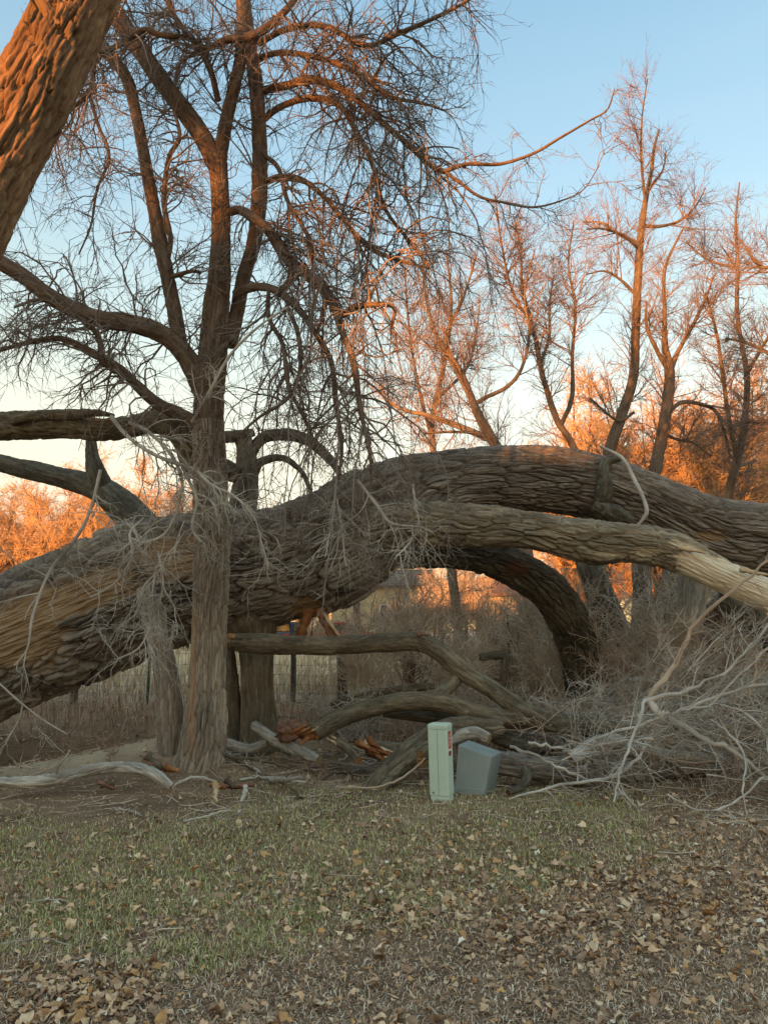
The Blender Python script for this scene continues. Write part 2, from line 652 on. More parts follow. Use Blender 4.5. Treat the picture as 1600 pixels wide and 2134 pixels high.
def noise_mat(name, stops, scale=3.0, rough=0.9, detail=5, bump=0.0, bscale=None, spec=0.2, stretch=None):
    m, t, b = nt(name)
    c = t.nodes.new('ShaderNodeTexCoord')
    vec = c.outputs['Object']
    if stretch:
        mp = t.nodes.new('ShaderNodeMapping')
        mp.inputs['Scale'].default_value = stretch
        t.links.new(vec, mp.inputs[0])
        vec = mp.outputs[0]
    n = noise_node(t, vec, scale, detail)
    r = ramp_node(t, stops)
    t.links.new(n.outputs[0], r.inputs[0])
    t.links.new(r.outputs[0], b.inputs['Base Color'])
    b.inputs['Roughness'].default_value = rough
    b.inputs['Specular IOR Level'].default_value = spec
    if bump:
        n2 = noise_node(t, vec, bscale or scale * 6, 4)
        bp = t.nodes.new('ShaderNodeBump')
        bp.inputs['Strength'].default_value = bump
        bp.inputs['Distance'].default_value = 0.01
        t.links.new(n2.outputs[0], bp.inputs['Height'])
        t.links.new(bp.outputs[0], b.inputs['Normal'])
    return m


def attr_mat(name, attr="col", rough=0.85, trans=0.0, spec=0.15):
    m, t, b = nt(name)
    a = t.nodes.new('ShaderNodeAttribute')
    a.attribute_name = attr
    t.links.new(a.outputs['Color'], b.inputs['Base Color'])
    b.inputs['Roughness'].default_value = rough
    b.inputs['Specular IOR Level'].default_value = spec
    return m


M = {}
M['bark_fallen'] = bark_mat('bark_fallen', (0.096, 0.078, 0.065), (0.216, 0.187, 0.162), (0.400, 0.361, 0.323), wood_a=(0.47, 0.33, 0.19), wood_b=(0.16, 0.08, 0.038), lichen=(0.34, 0.33, 0.28))
M['bark_limb'] = bark_mat('bark_limb', (0.098, 0.072, 0.049), (0.247, 0.207, 0.153), (0.423, 0.383, 0.304), wood_a=(0.90, 0.79, 0.60), wood_b=(0.58, 0.41, 0.24), lichen=(0.34, 0.34, 0.27))
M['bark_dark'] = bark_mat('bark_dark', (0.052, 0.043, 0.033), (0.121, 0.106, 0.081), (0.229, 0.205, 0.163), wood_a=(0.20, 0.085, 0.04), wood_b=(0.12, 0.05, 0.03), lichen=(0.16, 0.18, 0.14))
M['bark_elm'] = bark_mat('bark_elm', (0.148, 0.113, 0.086), (0.305, 0.251, 0.200), (0.492, 0.434, 0.357), wood_a=(0.50, 0.34, 0.19), wood_b=(0.30, 0.13, 0.06), sc=(3, 34), lichen=(0.32, 0.32, 0.26))
M['bark_upper'] = bark_mat('bark_upper', (0.072, 0.046, 0.033), (0.177, 0.127, 0.093), (0.309, 0.237, 0.179), sc=(3, 30), lichen=(0.25, 0.24, 0.2))
M['bark_lean'] = bark_mat('bark_lean', (0.10, 0.062, 0.038), (0.21, 0.138, 0.085), (0.34, 0.24, 0.155), sc=(2.5, 24), bump=0.8)
M['bark_log'] = bark_mat('bark_log', (0.072, 0.054, 0.037), (0.168, 0.136, 0.094), (0.299, 0.253, 0.186), wood_a=(0.46, 0.24, 0.09), wood_b=(0.33, 0.13, 0.04), sc=(3, 30), lichen=(0.25, 0.25, 0.18))
M['bark_grey'] = bark_mat('bark_grey', (0.218, 0.193, 0.163), (0.396, 0.369, 0.325), (0.601, 0.566, 0.508), sc=(3, 30), bump=0.3)
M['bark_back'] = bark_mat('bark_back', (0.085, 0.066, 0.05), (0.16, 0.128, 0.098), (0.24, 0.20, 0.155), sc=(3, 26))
M['twig'] = noise_mat('twig', [(0.3, (0.17, 0.128, 0.105)), (0.7, (0.33, 0.27, 0.225))], 1.7)
M['twig_pale'] = noise_mat('twig_pale', [(0.3, (0.26, 0.215, 0.17)), (0.7, (0.70, 0.63, 0.53))], 2.5)
M['twig_brown'] = noise_mat('twig_brown', [(0.3, (0.30, 0.205, 0.135)), (0.7, (0.58, 0.43, 0.30))], 1.5)
M['twig_back'] = noise_mat('twig_back', [(0.3, (0.17, 0.12, 0.10)), (0.7, (0.32, 0.24, 0.20))], 0.7)
M['twig_shrub'] = noise_mat('twig_shrub', [(0.3, (0.44, 0.33, 0.23)), (0.7, (0.72, 0.59, 0.44))], 1.5)
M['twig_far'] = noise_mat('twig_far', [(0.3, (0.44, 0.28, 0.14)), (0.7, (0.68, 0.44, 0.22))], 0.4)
M['fresh_wood'] = noise_mat('fresh_wood', [(0.25, (0.17, 0.05, 0.02)), (0.5, (0.33, 0.125, 0.045)), (0.75, (0.50, 0.27, 0.12))], 7.0, bump=0.7, bscale=60)
M['torn_wood'] = noise_mat('torn_wood', [(0.25, (0.10, 0.032, 0.014)), (0.5, (0.23, 0.085, 0.032)), (0.75, (0.36, 0.17, 0.07))], 8.0, bump=0.7, bscale=60)
M['pale_splinter'] = noise_mat('pale_splinter', [(0.3, (0.50, 0.32, 0.16)), (0.7, (0.72, 0.56, 0.36))], 6.0, bump=0.5, bscale=50)
M['red_root'] = noise_mat('red_root', [(0.3, (0.13, 0.06, 0.04)), (0.7, (0.36, 0.20, 0.13))], 22.0, bump=0.9, bscale=50)
M['grass'] = attr_mat('grass')
M['leaf'] = attr_mat('leaf', rough=0.7, spec=0.25)


def soil_mat():
    m, t, b = nt('soil')
    c = t.nodes.new('ShaderNodeTexCoord')
    n1 = noise_node(t, c.outputs['Object'], 1.1, 8, 0.65)
    n2 = noise_node(t, c.outputs['Object'], 34.0, 6, 0.7)
    r1 = ramp_node(t, [(0.3, (0.14, 0.088, 0.055)), (0.55, (0.26, 0.172, 0.105)), (0.75, (0.40, 0.28, 0.175))])
    r2 = ramp_node(t, [(0.3, (0.7, 0.68, 0.66)), (0.7, (1.4, 1.36, 1.3))])
    t.links.new(n1.outputs[0], r1.inputs[0])
    t.links.new(n2.outputs[0], r2.inputs[0])
    mu = t.nodes.new('ShaderNodeMixRGB')
    mu.blend_type = 'MULTIPLY'
    mu.inputs[0].default_value = 1
    t.links.new(r1.outputs[0], mu.inputs[1])
    t.links.new(r2.outputs[0], mu.inputs[2])
    # smooth pale bare earth of the berm
    at = t.nodes.new('ShaderNodeAttribute')
    at.attribute_name = "bare"
    mb = t.nodes.new('ShaderNodeMixRGB')
    mb.inputs[2].default_value = (0.47, 0.37, 0.25, 1)
    t.links.new(at.outputs['Fac'], mb.inputs[0])
    t.links.new(mu.outputs[0], mb.inputs[1])
    t.links.new(mb.outputs[0], b.inputs['Base Color'])
    bp = t.nodes.new('ShaderNodeBump')
    bp.inputs['Strength'].default_value = 0.4
    bp.inputs['Distance'].default_value = 0.012
    t.links.new(n2.outputs[0], bp.inputs['Height'])
    t.links.new(bp.outputs[0], b.inputs['Normal'])
    b.inputs['Roughness'].default_value = 0.95
    b.inputs['Specular IOR Level'].default_value = 0.1
    return m


M['soil'] = soil_mat()


def plain(name, c, rough=0.5, spec=0.3, metal=0.0, var=0.12):
    lo = tuple(v * (1 - var) for v in c)
    hi = tuple(min(1, v * (1 + var)) for v in c)
    m = noise_mat(name, [(0.3, lo), (0.7, hi)], 6.0, rough, spec=spec)
    m.node_tree.nodes["Principled BSDF"].inputs['Metallic'].default_value = metal
    return m


# ------------------------------------------------------------------ terrain
def gz(x, y):
    x = np.asarray(x, float)
    y = np.asarray(y, float)
    z = 0.5 * sstep(10.0, 17.0, y)
    left = sstep(-1.6, -2.6, x)
    yc = 9.25 + 0.12 * (x + 2.5)
    z = z + (0.08 + 0.24 * sstep(-4.8, -2.6, x)) * np.exp(-((y - yc) / 0.42) ** 2) * left
    z = z - 0.55 * np.exp(-((y - 11.1) / 0.95) ** 2) * sstep(-1.3, -2.8, x)
    z = z + 0.20 * np.exp(-((x + 2.05) / 0.7) ** 2 - ((y - 9.0) / 0.7) ** 2)
    z = z + 0.35 * sstep(2.0, 5.0, x) * sstep(12.0, 15.0, y) * sstep(30, 20, y)
    z = z + 0.035 * fbm(x * 0.8, y * 0.8, None, 3, 4) + 0.012 * fbm(x * 5, y * 5, None, 9, 3)
    return z


def axis(lo, hi, fine, outs):
    a = np.arange(lo, hi + fine, fine)
    l = [lo - o for o in outs][::-1]
    r = [a[-1] + o for o in outs]
    return np.concatenate([l, a, r])


outs = np.cumsum(0.12 * 1.22 ** np.arange(1, 40))
outs = outs[outs < 700]
xs = axis(-8, 8, 0.10, outs)
ys = axis(2.0, 17.0, 0.09, outs)
X, Y = np.meshgrid(xs, ys, indexing='ij')
Z = gz(X, Y)
nx, ny = X.shape
i, j = np.meshgrid(np.arange(nx - 1), np.arange(ny - 1), indexing='ij')
Q = np.stack([i * ny + j, (i + 1) * ny + j, (i + 1) * ny + j + 1, i * ny + j + 1], -1).reshape(-1, 4)
bare = np.exp(-((Y - 9.25 - 0.12 * (X + 2.5)) / 0.40) ** 2) * sstep(-1.7, -2.3, X) * np.clip(0.85 + 0.5 * fbm(X * 3, Y * 3, None, 4, 3), 0, 1)
bare = np.maximum(bare, sstep(13.6, 15.5, Y))
gr = obj("ground", mesh("ground", np.stack([X, Y, Z], -1).reshape(-1, 3), Q, attrs={"bare": bare.ravel()}), M['soil'])
tag(gr, kind="structure")

# ------------------------------------------------------------------ tree standing upright in front (drooping crown)
DA = 8.8
treeA = empty("elm_tree", P(420, 1612, DA))
tag(treeA, "upright tree with grey furrowed trunk and drooping twigs, in front of the fallen trunk", "tree")


def mask_elm(b, fine, S, TT):
    px, py = topx(b[..., 0], b[..., 1], b[..., 2])
    c = 402 - 0.02 * (py - 1400)
    m = np.exp(-((px - c + 10 * fine) / 7) ** 2) * sstep(1230, 1330, py) * sstep(1600, 1520, py)
    return m * 0.8


A_trunk = pxline([(a_, b_, c_ * (0.96 if b_ > 1500 else 0.90)) for a_, b_, c_ in [(414, 1640, 150), (417, 1600, 112), (424, 1540, 98), (430, 1460, 90), (434, 1380, 84), (437, 1280, 79), (440, 1180, 77), (441, 1080, 76),
                  (438, 980, 72), (434, 880, 70), (438, 800, 70), (446, 720, 70), (452, 640, 62), (458, 560, 52), (461, 480, 46), (459, 400, 46), (455, 340, 50)]], DA)
A_low, A_up = A_trunk[:10].copy(), A_trunk[8:].copy()
A_up[1:, 3] *= np.linspace(0.97, 0.86, len(A_up) - 1)
bark_tube("trunk", A_low, M['bark_elm'], treeA, ds=0.024, na=140, amp=0.036, cu=0.34, cv=0.046, warp=0.45, seed=21, lump=0.05, mask=mask_elm, inset=0.004)
bark_tube("upper_trunk", A_up, M['bark_upper'], treeA, ds=0.028, na=80, amp=0.026, cu=0.30, cv=0.042, warp=0.4, seed=22, lump=0.06)
A_limbs = {
    'stem_r': [(478, 720, 34, 8.9), (496, 640, 32, 8.95), (510, 570, 32, 9.0), (531, 500, 34, 9.0), (541, 400, 35, 9.0), (541, 300, 34, 9.0), (536, 200, 33, 9.0), (522, 100, 30, 9.0), (510, 0, 27, 9.0), (505, -120, 22, 9.0), (500, -260, 15, 9.0)],
    'fork_l': [(455, 350, 44, 8.8), (425, 290, 42, 8.8), (385, 232, 42, 8.85), (345, 180, 40, 8.9), (300, 115, 39, 8.95), (262, 60, 40, 9.0), (225, 0, 40, 9.1), (180, -90, 34, 9.2)],
    'fork_r': [(458, 340, 34, 8.8), (468, 270, 30, 8.75), (484, 200, 28, 8.7), (500, 130, 27, 8.65), (505, 60, 24, 8.6), (500, -20, 22, 8.6), (480, -140, 16, 8.6)],
    'left_1': [(432, 830, 50, 8.8), (408, 780, 48, 8.75), (380, 732, 45, 8.7), (335, 695, 42, 8.6), (262, 672, 40, 8.5), (195, 662, 38, 8.4), (110, 622, 36, 8.3), (50, 575, 35, 8.2), (0, 545, 34, 8.1), (-80, 490, 30, 8.0), (-180, 440, 22, 7.9)],
    'left_2': [(378, 740, 34, 8.7), (368, 670, 33, 8.7), (352, 590, 32, 8.7), (335, 510, 34, 8.7), (319, 420, 29, 8.7), (304, 340, 27, 8.7), (287, 250, 26, 8.7), (265, 165, 27, 8.7), (225, 108, 25, 8.7), (190, 60, 20, 8.7)],
    'left_2b': [(345, 560, 12, 8.7), (356, 500, 12, 8.6), (342, 420, 12, 8.6), (352, 330, 11, 8.6), (375, 285, 10, 8.6), (360, 220, 7, 8.6)],
    'left_3': [(420, 900, 34, 8.8), (385, 868, 31, 8.7), (330, 842, 28, 8.6), (285, 802, 24, 8.5), (245, 765, 21, 8.4), (190, 735, 17, 8.3), (130, 706, 14, 8.2), (60, 714, 11, 8.1), (0, 730, 9, 8.0)],
    'left_3b': [(265, 785, 14, 8.45), (215, 755, 13, 8.3), (205, 700, 12, 8.2), (160, 660, 11, 8.1), (90, 625, 8, 8.0), (30, 640, 6, 7.9)],
    'right_1': [(470, 445, 18, 8.8), (500, 438, 20, 8.6), (528, 455, 24, 8.5), (562, 482, 26, 8.45), (598, 538, 26, 8.4), (640, 572, 24, 8.35), (682, 610, 22, 8.3), (708, 655, 17, 8.2), (740, 640, 15, 8.1), (790, 634, 13, 8.05), (822, 642, 10, 8.0), (815, 680, 6, 8.0)],
    'right_1b': [(650, 580, 19, 8.35), (690, 630, 17, 8.2), (712, 690, 16, 8.1), (738, 760, 15, 8.0), (750, 850, 12, 7.95), (770, 940, 9, 7.9), (775, 1010, 6, 7.9)],
    'right_2': [(490, 612, 20, 8.75), (530, 598, 20, 8.6), (575, 605, 19, 8.5), (622, 645, 17, 8.45), (655, 690, 15, 8.4), (690, 755, 13, 8.35), (700, 840, 11, 8.3), (712, 930, 9, 8.3), (705, 1000, 6, 8.3)],
    'right_2b': [(608, 545, 17, 8.4), (606, 580, 17, 8.4), (590, 606, 16, 8.45)],
    'right_3': [(540, 190, 18, 9.0), (598, 178, 18, 8.8), (650, 166, 18, 8.7), (720, 190, 16, 8.6), (785, 245, 14, 8.5), (850, 302, 13, 8.4), (905, 350, 13, 8.3), (930, 358, 12, 8.3)],
    'tip_3': [(926, 357, 11, 8.3), (975, 342, 9, 8.25), (1040, 342, 8, 8.2), (1110, 320, 7, 8.1), (1170, 285, 6, 8.0), (1230, 250, 5, 8.0), (1265, 228, 4, 8.0), (1280, 185, 2.5, 8.0)],
    'tip_3b': [(925, 356, 10, 8.3), (960, 382, 8, 8.2), (1000, 410, 7, 8.2), (1050, 422, 6, 8.1), (1110, 432, 5, 8.1), (1170, 418, 4, 8.1), (1215, 395, 3, 8.1), (1248, 345, 2, 8.1)],
    'right_4': [(545, 255, 15, 9.0), (580, 225, 15, 8.9), (640, 205, 15, 8.8), (700, 215, 14, 8.7), (735, 260, 12, 8.6), (775, 340, 11, 8.5), (800, 430, 9, 8.5), (850, 500, 8, 8.4), (895, 555, 6, 8.4)],
    'right_5': [(548, 380, 13, 9.0), (585, 368, 13, 8.8), (630, 375, 13, 8.7), (680, 415, 12, 8.6), (725, 470, 11, 8.5), (775, 520, 10, 8.4), (840, 545, 8, 8.3), (898, 560, 5, 8.3)],
    'right_6': [(545, 320, 11, 9.0), (580, 350, 11, 8.8), (600, 420, 10, 8.6), (640, 490, 9, 8.5), (652, 560, 8, 8.4), (655, 640, 6, 8.4)],
    'top_1': [(660, -80, 12, 8.4), (620, -10, 14, 8.4), (572, 45, 18, 8.4), (522, 76, 20, 8.4), (470, 84, 17, 8.4), (430, 100, 14, 8.35), (395, 78, 12, 8.3), (345, 76, 11, 8.2), (300, 62, 14, 8.2), (262, 88, 13, 8.2), (228, 104, 12, 8.2), (200, 125, 11, 8.1), (188, 190, 10, 8.0), (152, 225, 9, 7.9), (105, 275, 8, 7.8), (45, 330, 7, 7.7), (0, 372, 6, 7.6)],
    'top_1b': [(186, 195, 8, 8.0), (205, 260, 8, 8.0), (228, 325, 7, 8.0), (203, 395, 6, 8.0), (190, 470, 5, 8.0), (165, 530, 3.5, 8.0)],
    'top_2': [(540, 90, 14, 9.0), (600, 60, 14, 8.8), (680, 55, 13, 8.6), (760, 95, 12, 8.4), (830, 70, 11, 8.3), (900, 40, 9, 8.2), (960, 10, 7, 8.1), (1000, -20, 5, 8.0)],
    'top_3': [(535, 120, 13, 9.0), (590, 110, 13, 8.8), (660, 120, 12, 8.7), (740, 150, 11, 8.5), (810, 200, 9, 8.4), (880, 215, 7, 8.3), (925, 230, 5, 8.2)],
    'top_4': [(455, 210, 14, 8.8), (440, 150, 14, 8.7), (415, 100, 13, 8.6), (375, 50, 12, 8.5), (352, 5, 12, 8.4), (360, -60, 9, 8.4)],
    'stub': [(356, 578, 12, 8.7), (375, 572, 11, 8.5), (400, 565, 9, 8.4), (420, 568, 7, 8.4)],
    'weep_a': [(560, 600, 10, 8.5), (560, 660, 11, 8.4), (590, 720, 10, 8.3), (600, 800, 10, 8.2), (628, 860, 8, 8.2), (660, 930, 7, 8.2)],
    'weep_b': [(600, 640, 11, 8.4), (622, 700, 11, 8.3), (625, 770, 10, 8.2), (600, 830, 8, 8.1), (540, 870, 7, 8.0), (500, 905, 6, 7.9)],
}
A_lines = {k: pxline([(a_, b_, c_ * 0.90, d_) for a_, b_, c_, d_ in v]) for k, v in A_limbs.items()}
for k, (nm, ln) in enumerate(A_lines.items()):
    r = ln[:, 3].mean()
    big = r > 0.055
    bark_tube("limb", ln, M['bark_upper'], treeA, ds=0.035 if big else 0.05, na=int(np.clip(r * 2 * math.pi / 0.018, 7, 40)), amp=min(0.014, r * 0.16), cu=0.18, cv=0.035 if big else max(0.02, r), seed=40 + k, lump=0.05)
A0 = from_lines(list(A_lines.values()), 40)
names = list(A_lines)
wA = np.array([{'tip_3': 0.22, 'tip_3b': 0.5, 'right_6': 0.7, 'right_1b': 0.8, 'right_2': 0.9, 'stem_r': 0.7, 'fork_l': 0.6, 'fork_r': 0.8, 'left_1': 0.9, 'left_2': 0.55, 'stub': 1.0}.get(n, 1.05 if n.startswith(('right', 'weep')) else 1.4 if n.startswith('top') else 1.25) for n in names])
a1 = spawn(A0, 560, (0.12, 1.0), (35, 78), (0.4, 1.6), 9, 0.27, (0, -0.01, -0.10), 0.015, 0.006, 0.5, wA)
rightw = np.array([0.7 if n in ('right_1b', 'right_2', 'weep_a', 'weep_b', 'right_2b') else 1.3 if n.startswith('right') else 1.0 if n.startswith('top') else (0.8 if n.startswith('left_1') or n.startswith('left_3') else 0.12) for n in names])
a1w = spawn(A0, 240, (0.25, 1.0), (40, 85), (0.8, 2.3), 11, 0.17, (0, -0.01, -0.26), 0.015, 0.006, 0.5, rightw)
wsel = np.array([{'right_1': 2.0, 'right_1b': 2.0, 'right_2': 1.2, 'right_4': 1.6, 'right_5': 2.0, 'right_6': 1.5, 'right_3': 1.0, 'weep_a': 1.0, 'weep_b': 1.0}.get(n, 0.0) for n in names])
a1x = spawn(A0, 62, (0.5, 1.0), (50, 90), (1.5, 3.3), 13, 0.13, (0, -0.012, -0.34), 0.013, 0.0065, 0.5, wsel, lt=(1.0, 0.1))
a1w = Br(a1w.P[:120], a1w.R[:120])
a1up = spawn(A0, 220, (0.15, 1.0), (40, 80), (0.3, 1.1), 8, 0.25, (0, 0, 0.06), 0.011, 0.005, 0.5, wA)
A_tr0 = from_lines([A_trunk[5:]], 30)
a1t = spawn(A_tr0, 70, (0.05, 1.0), (45, 85), (0.3, 0.9), 8, 0.25, (0, -0.02, -0.10), 0.009, 0.005, 0.2, bias=(0, -1, 0), bw=0.8)
a1up = Br(np.concatenate([a1up.P, a1t.P]), np.concatenate([a1up.R, a1t.R]))
a2 = spawn(a1, 3500, (0.12, 1.0), (25, 65), (0.22, 0.95), 5, 0.28, (0, 0, -0.07), 0.0075, 0.0042, 0.7)
a2w = spawn(a1w, 900, (0.12, 1.0), (25, 60), (0.25, 0.95), 5, 0.25, (0, 0, -0.15), 0.0075, 0.0042, 0.7)
a2x = spawn(a1x, 620, (0.3, 1.0), (20, 55), (0.2, 0.8), 5, 0.2, (0, 0, -0.16), 0.007, 0.0042, 0.7)
a3x = spawn(a2x, 2100, (0.1, 1.0), (30, 65), (0.08, 0.28), 2, 0.24, (0, 0, -0.06), 0.0048, 0.0034, 0.8)
a2u = spawn(a1up, 1300, (0.12, 1.0), (35, 70), (0.16, 0.6), 5, 0.25, (0, 0, 0.02), 0.0070, 0.004, 0.7)
a3 = spawn(a2, 9500, (0.1, 1.0), (25, 65), (0.08, 0.34), 2, 0.28, (0, 0, -0.03), 0.0048, 0.0034, 0.8)
a3w = spawn(a2w, 2200, (0.1, 1.0), (25, 60), (0.08, 0.34), 2, 0.26, (0, 0, -0.06), 0.0048, 0.0034, 0.8)
a3u = spawn(a2u, 4800, (0.1, 1.0), (35, 70), (0.07, 0.24), 2, 0.26, (0, 0, 0.03), 0.0048, 0.0034, 0.8)
tw = obj("twigs", twig_mesh("twigs", [(a1, 5), (a1w, 5), (a1x, 5), (a2x, 3), (a3x, 3), (a1up, 4), (a2, 3), (a2w, 3), (a2u, 3), (a3, 3), (a3w, 3), (a3u, 3)]), M['twig'], treeA)
tag(tw, kind="stuff")

# second thin stem leaning against the upright tree
stemA = empty("slim_tree", P(355, 1580, 9.0))
tag(stemA, "slim grey stem leaning left beside the base of the upright trunk", "tree trunk")
bark_tube("trunk", pxline([(358, 1590, 62, 9.0), (356, 1530, 53, 9.0), (352, 1450, 50, 9.0), (342, 1380, 46, 9.05), (328, 1320, 45, 9.1), (314, 1265, 43, 9.2), (304, 1230, 40, 9.3)]),
          M['bark_elm'], stemA, ds=0.022, na=72, amp=0.016, cu=0.22, cv=0.036, seed=77)

# ------------------------------------------------------------------ leaning sunlit trunk, upper left
treeB = empty("leaning_cottonwood", (-5.6, 6.2, 0))
tag(treeB, "massive leaning trunk lit orange by the low sun, upper left corner", "tree")
B_tr = pxline([(-560, 1700, 260, 5.48), (-430, 1290, 235, 5.48), (-300, 950, 215, 5.39), (-180, 690, 205, 5.31), (-90, 510, 195, 5.22), (-25, 380, 185, 5.22), (45, 245, 178, 5.22), (105, 120, 172, 5.22), (160, 5, 168, 5.22), (215, -120, 160, 5.22), (270, -280, 150, 5.22), (330, -450, 135, 5.22), (360, -700, 110, 5.22), (420, -950, 70, 5.31)])
B_tr[:, 3] *= 0.82
bark_tube("trunk", B_tr, M['bark_lean'], treeB, ds=0.028, na=136, amp=0.050, cu=0.42, cv=0.056, warp=0.45, seed=5, lump=0.05)
B_l = [pxline(v) for v in (
    [(210, -60, 70, 5.22), (330, -190, 55, 5.22), (480, -330, 45, 5.39), (700, -450, 35, 5.66), (950, -520, 25, 5.92)],
    [(300, -380, 60, 5.22), (200, -560, 45, 5.05), (60, -720, 35, 4.96), (-80, -880, 22, 4.87)],
    [(340, -560, 50, 5.22), (480, -700, 40, 5.39), (620, -900, 25, 5.57)],
    [(120, 60, 34, 5.05), (40, -60, 30, 4.87), (-80, -160, 24, 4.70), (-200, -330, 16, 4.61)])]
for k, ln in enumerate(B_l):
    bark_tube("limb", ln, M['bark_lean'], treeB, ds=0.05, na=24, amp=0.012, cu=0.2, cv=0.045, seed=90 + k)
B0 = from_lines(B_l + [B_tr[8:]], 30)
b1 = spawn(B0, 110, (0.1, 1), (40, 80), (0.5, 1.6), 9, 0.24, (0, 0, -0.16), 0.012, 0.005, 0.4)
b1x = spawn(B0, 330, (0.25, 1), (40, 90), (0.8, 2.4), 8, 0.14, (0, 0, 0.16), 0.022, 0.010, 0.5, lt=(1.0, 0.0))  # extra branches above the view, added to shade the upright tree's crown
b2 = spawn(b1, 600, (0.1, 1), (35, 70), (0.2, 0.7), 7, 0.24, (0, 0, -0.1), 0.005, 0.0028, 0.7)
b3 = spawn(b2, 1500, (0.1, 1), (35, 70), (0.08, 0.22), 5, 0.24, (0, 0, -0.04), 0.003, 0.002, 0.8)
tag(obj("twigs", twig_mesh("twigs", [(b1, 5), (b1x, 4), (b2, 3), (b3, 3)]), M['twig'], treeB), kind="stuff")

# ------------------------------------------------------------------ the great fallen trunk
treeC = empty("fallen_cottonwood", P(150, 1420, 10.9))
tag(treeC, "huge fallen cottonwood trunk arching across the whole picture", "fallen tree")


def mask_C(b, fine, S, TT):
    px, py = topx(b[..., 0], b[..., 1], b[..., 2])
    front = b[..., 1] < 11.1
    # torn strip on the lower left end
    cy = 1275 - 0.38 * (px - 80)
    m1 = sstep(55, 30, np.abs(py - cy + 22 * fine) * (1 + 0.003 * np.maximum(px - 200, 0))) * sstep(330, 230, px + 40 * fine)
    m1 = np.maximum(m1, sstep(90, 50, np.hypot((px - 20) * 0.6, py - 1330) + 40 * fine) * 0.9)
    # broken bark round the old branch scar under the bend
    m2 = sstep(34, 22, np.hypot((px - 640) * 0.7, py - 1272) + 14 * fine)
    m3 = sstep(16, 8, np.hypot((px - 1480) * 0.35, py - 1118) + 8 * fine) * 0.7
    m4 = sstep(60, 35, np.hypot((px - 360) * 0.6, py - 1160) + 34 * fine) * 0.9
    return np.maximum.reduce([m1, m2, m3, m4]) * front


C_tr = pxline([(-230, 1462, 285, 11.0), (-130, 1412, 275, 11.0), (0, 1352, 258, 11.0), (150, 1288, 262, 11.0), (300, 1228, 262, 11.0), (450, 1196, 240, 11.0), (580, 1180, 222, 11.0),
               (680, 1146, 224, 11.0), (760, 1092, 205, 11.05), (840, 1042, 170, 11.1), (920, 1014, 138, 11.2), (1000, 1001, 128, 11.25), (1100, 998, 132, 11.3), (1200, 1007, 134, 11.3),
               (1300, 1034, 130, 11.3), (1400, 1078, 138, 11.3), (1500, 1112, 142, 11.3), (1620, 1128, 146, 11.3), (1800, 1160, 140, 11.3), (1950, 1210, 130, 11.3)])
bark_tube("trunk", C_tr, M['bark_fallen'], treeC, ds=0.03, na=300, amp=0.115, cu=0.58, cv=0.108, seed=2, lump=0.05, mask=mask_C, inset=0.075, warp=0.5)


def mask_C2(b, fine, S, TT):
    px, py = topx(b[..., 0], b[..., 1], b[..., 2])
    m = sstep(1392, 1425, px + 40 * fine) * sstep(-38, -26, py - (1168 + 0.36 * (px - 1430)) + 12 * fine)
    m2 = sstep(16, 6, np.hypot((px - 1350) * 0.4, py - 1152) + 9 * fine) * 0.55
    m3 = sstep(10, 4, np.hypot((px - 1260) * 0.12, py - 1156) + 6 * fine) * 0.4
    return np.maximum.reduce([m, m2, m3])


C2 = pxline([(740, 1120, 130, 10.75), (820, 1098, 100, 10.5), (900, 1096, 88, 10.4), (1000, 1098, 82, 10.35), (1100, 1106, 76, 10.3), (1190, 1122, 80, 10.3), (1245, 1130, 86, 10.3), (1310, 1132, 74, 10.25),
             (1390, 1146, 76, 10.2), (1470, 1186, 76, 10.15), (1560, 1226, 74, 10.1), (1680, 1275, 70, 10.0), (1850, 1355, 58, 9.9), (2100, 1500, 40, 9.7), (2250, 1600, 24, 9.6)])
bark_tube("limb", C2, M['bark_limb'], treeC, ds=0.026, na=120, amp=0.06, cu=0.46, cv=0.082, seed=3, lump=0.09, mask=mask_C2, inset=0.035, warp=0.45)["label"] = "lower limb with its bark stripped to pale wood"


shard("splinter", P(1412, 1140, 9.9), P(1470, 1152, 9.85), 0.10, 0.03, M['pale_splinter'], treeC, 51, 0.2, 10, 0, 0.8)
shard("splinter", P(1540, 1186, 9.8), P(1610, 1200, 9.75), 0.09, 0.03, M['pale_splinter'], treeC, 52, 0.2, 10, 0, 0.8)


def mask_C3(b, fine, S, TT):
    px, py = topx(b[..., 0], b[..., 1], b[..., 2])
    return sstep(22, 10, np.hypot((px - 1075) * 0.6, py - 1185) + 12 * fine) * 0.8


C3 = pxline([(760, 1120, 100, 11.0), (850, 1138, 84, 11.1), (930, 1146, 70, 11.3), (1010, 1160, 68, 11.6), (1080, 1188, 72, 11.9), (1140, 1228, 76, 12.3), (1180, 1285, 80, 12.7), (1206, 1345, 84, 13.1), (1222, 1400, 92, 13.4), (1228, 1440, 96, 13.5)])
bark_tube("limb", C3, M['bark_dark'], treeC, ds=0.026, na=120, amp=0.075, cu=0.5, cv=0.10, warp=0.4, seed=4, lump=0.06, mask=mask_C3, inset=0.015)["label"] = "dark curved limb bending down to the ground"
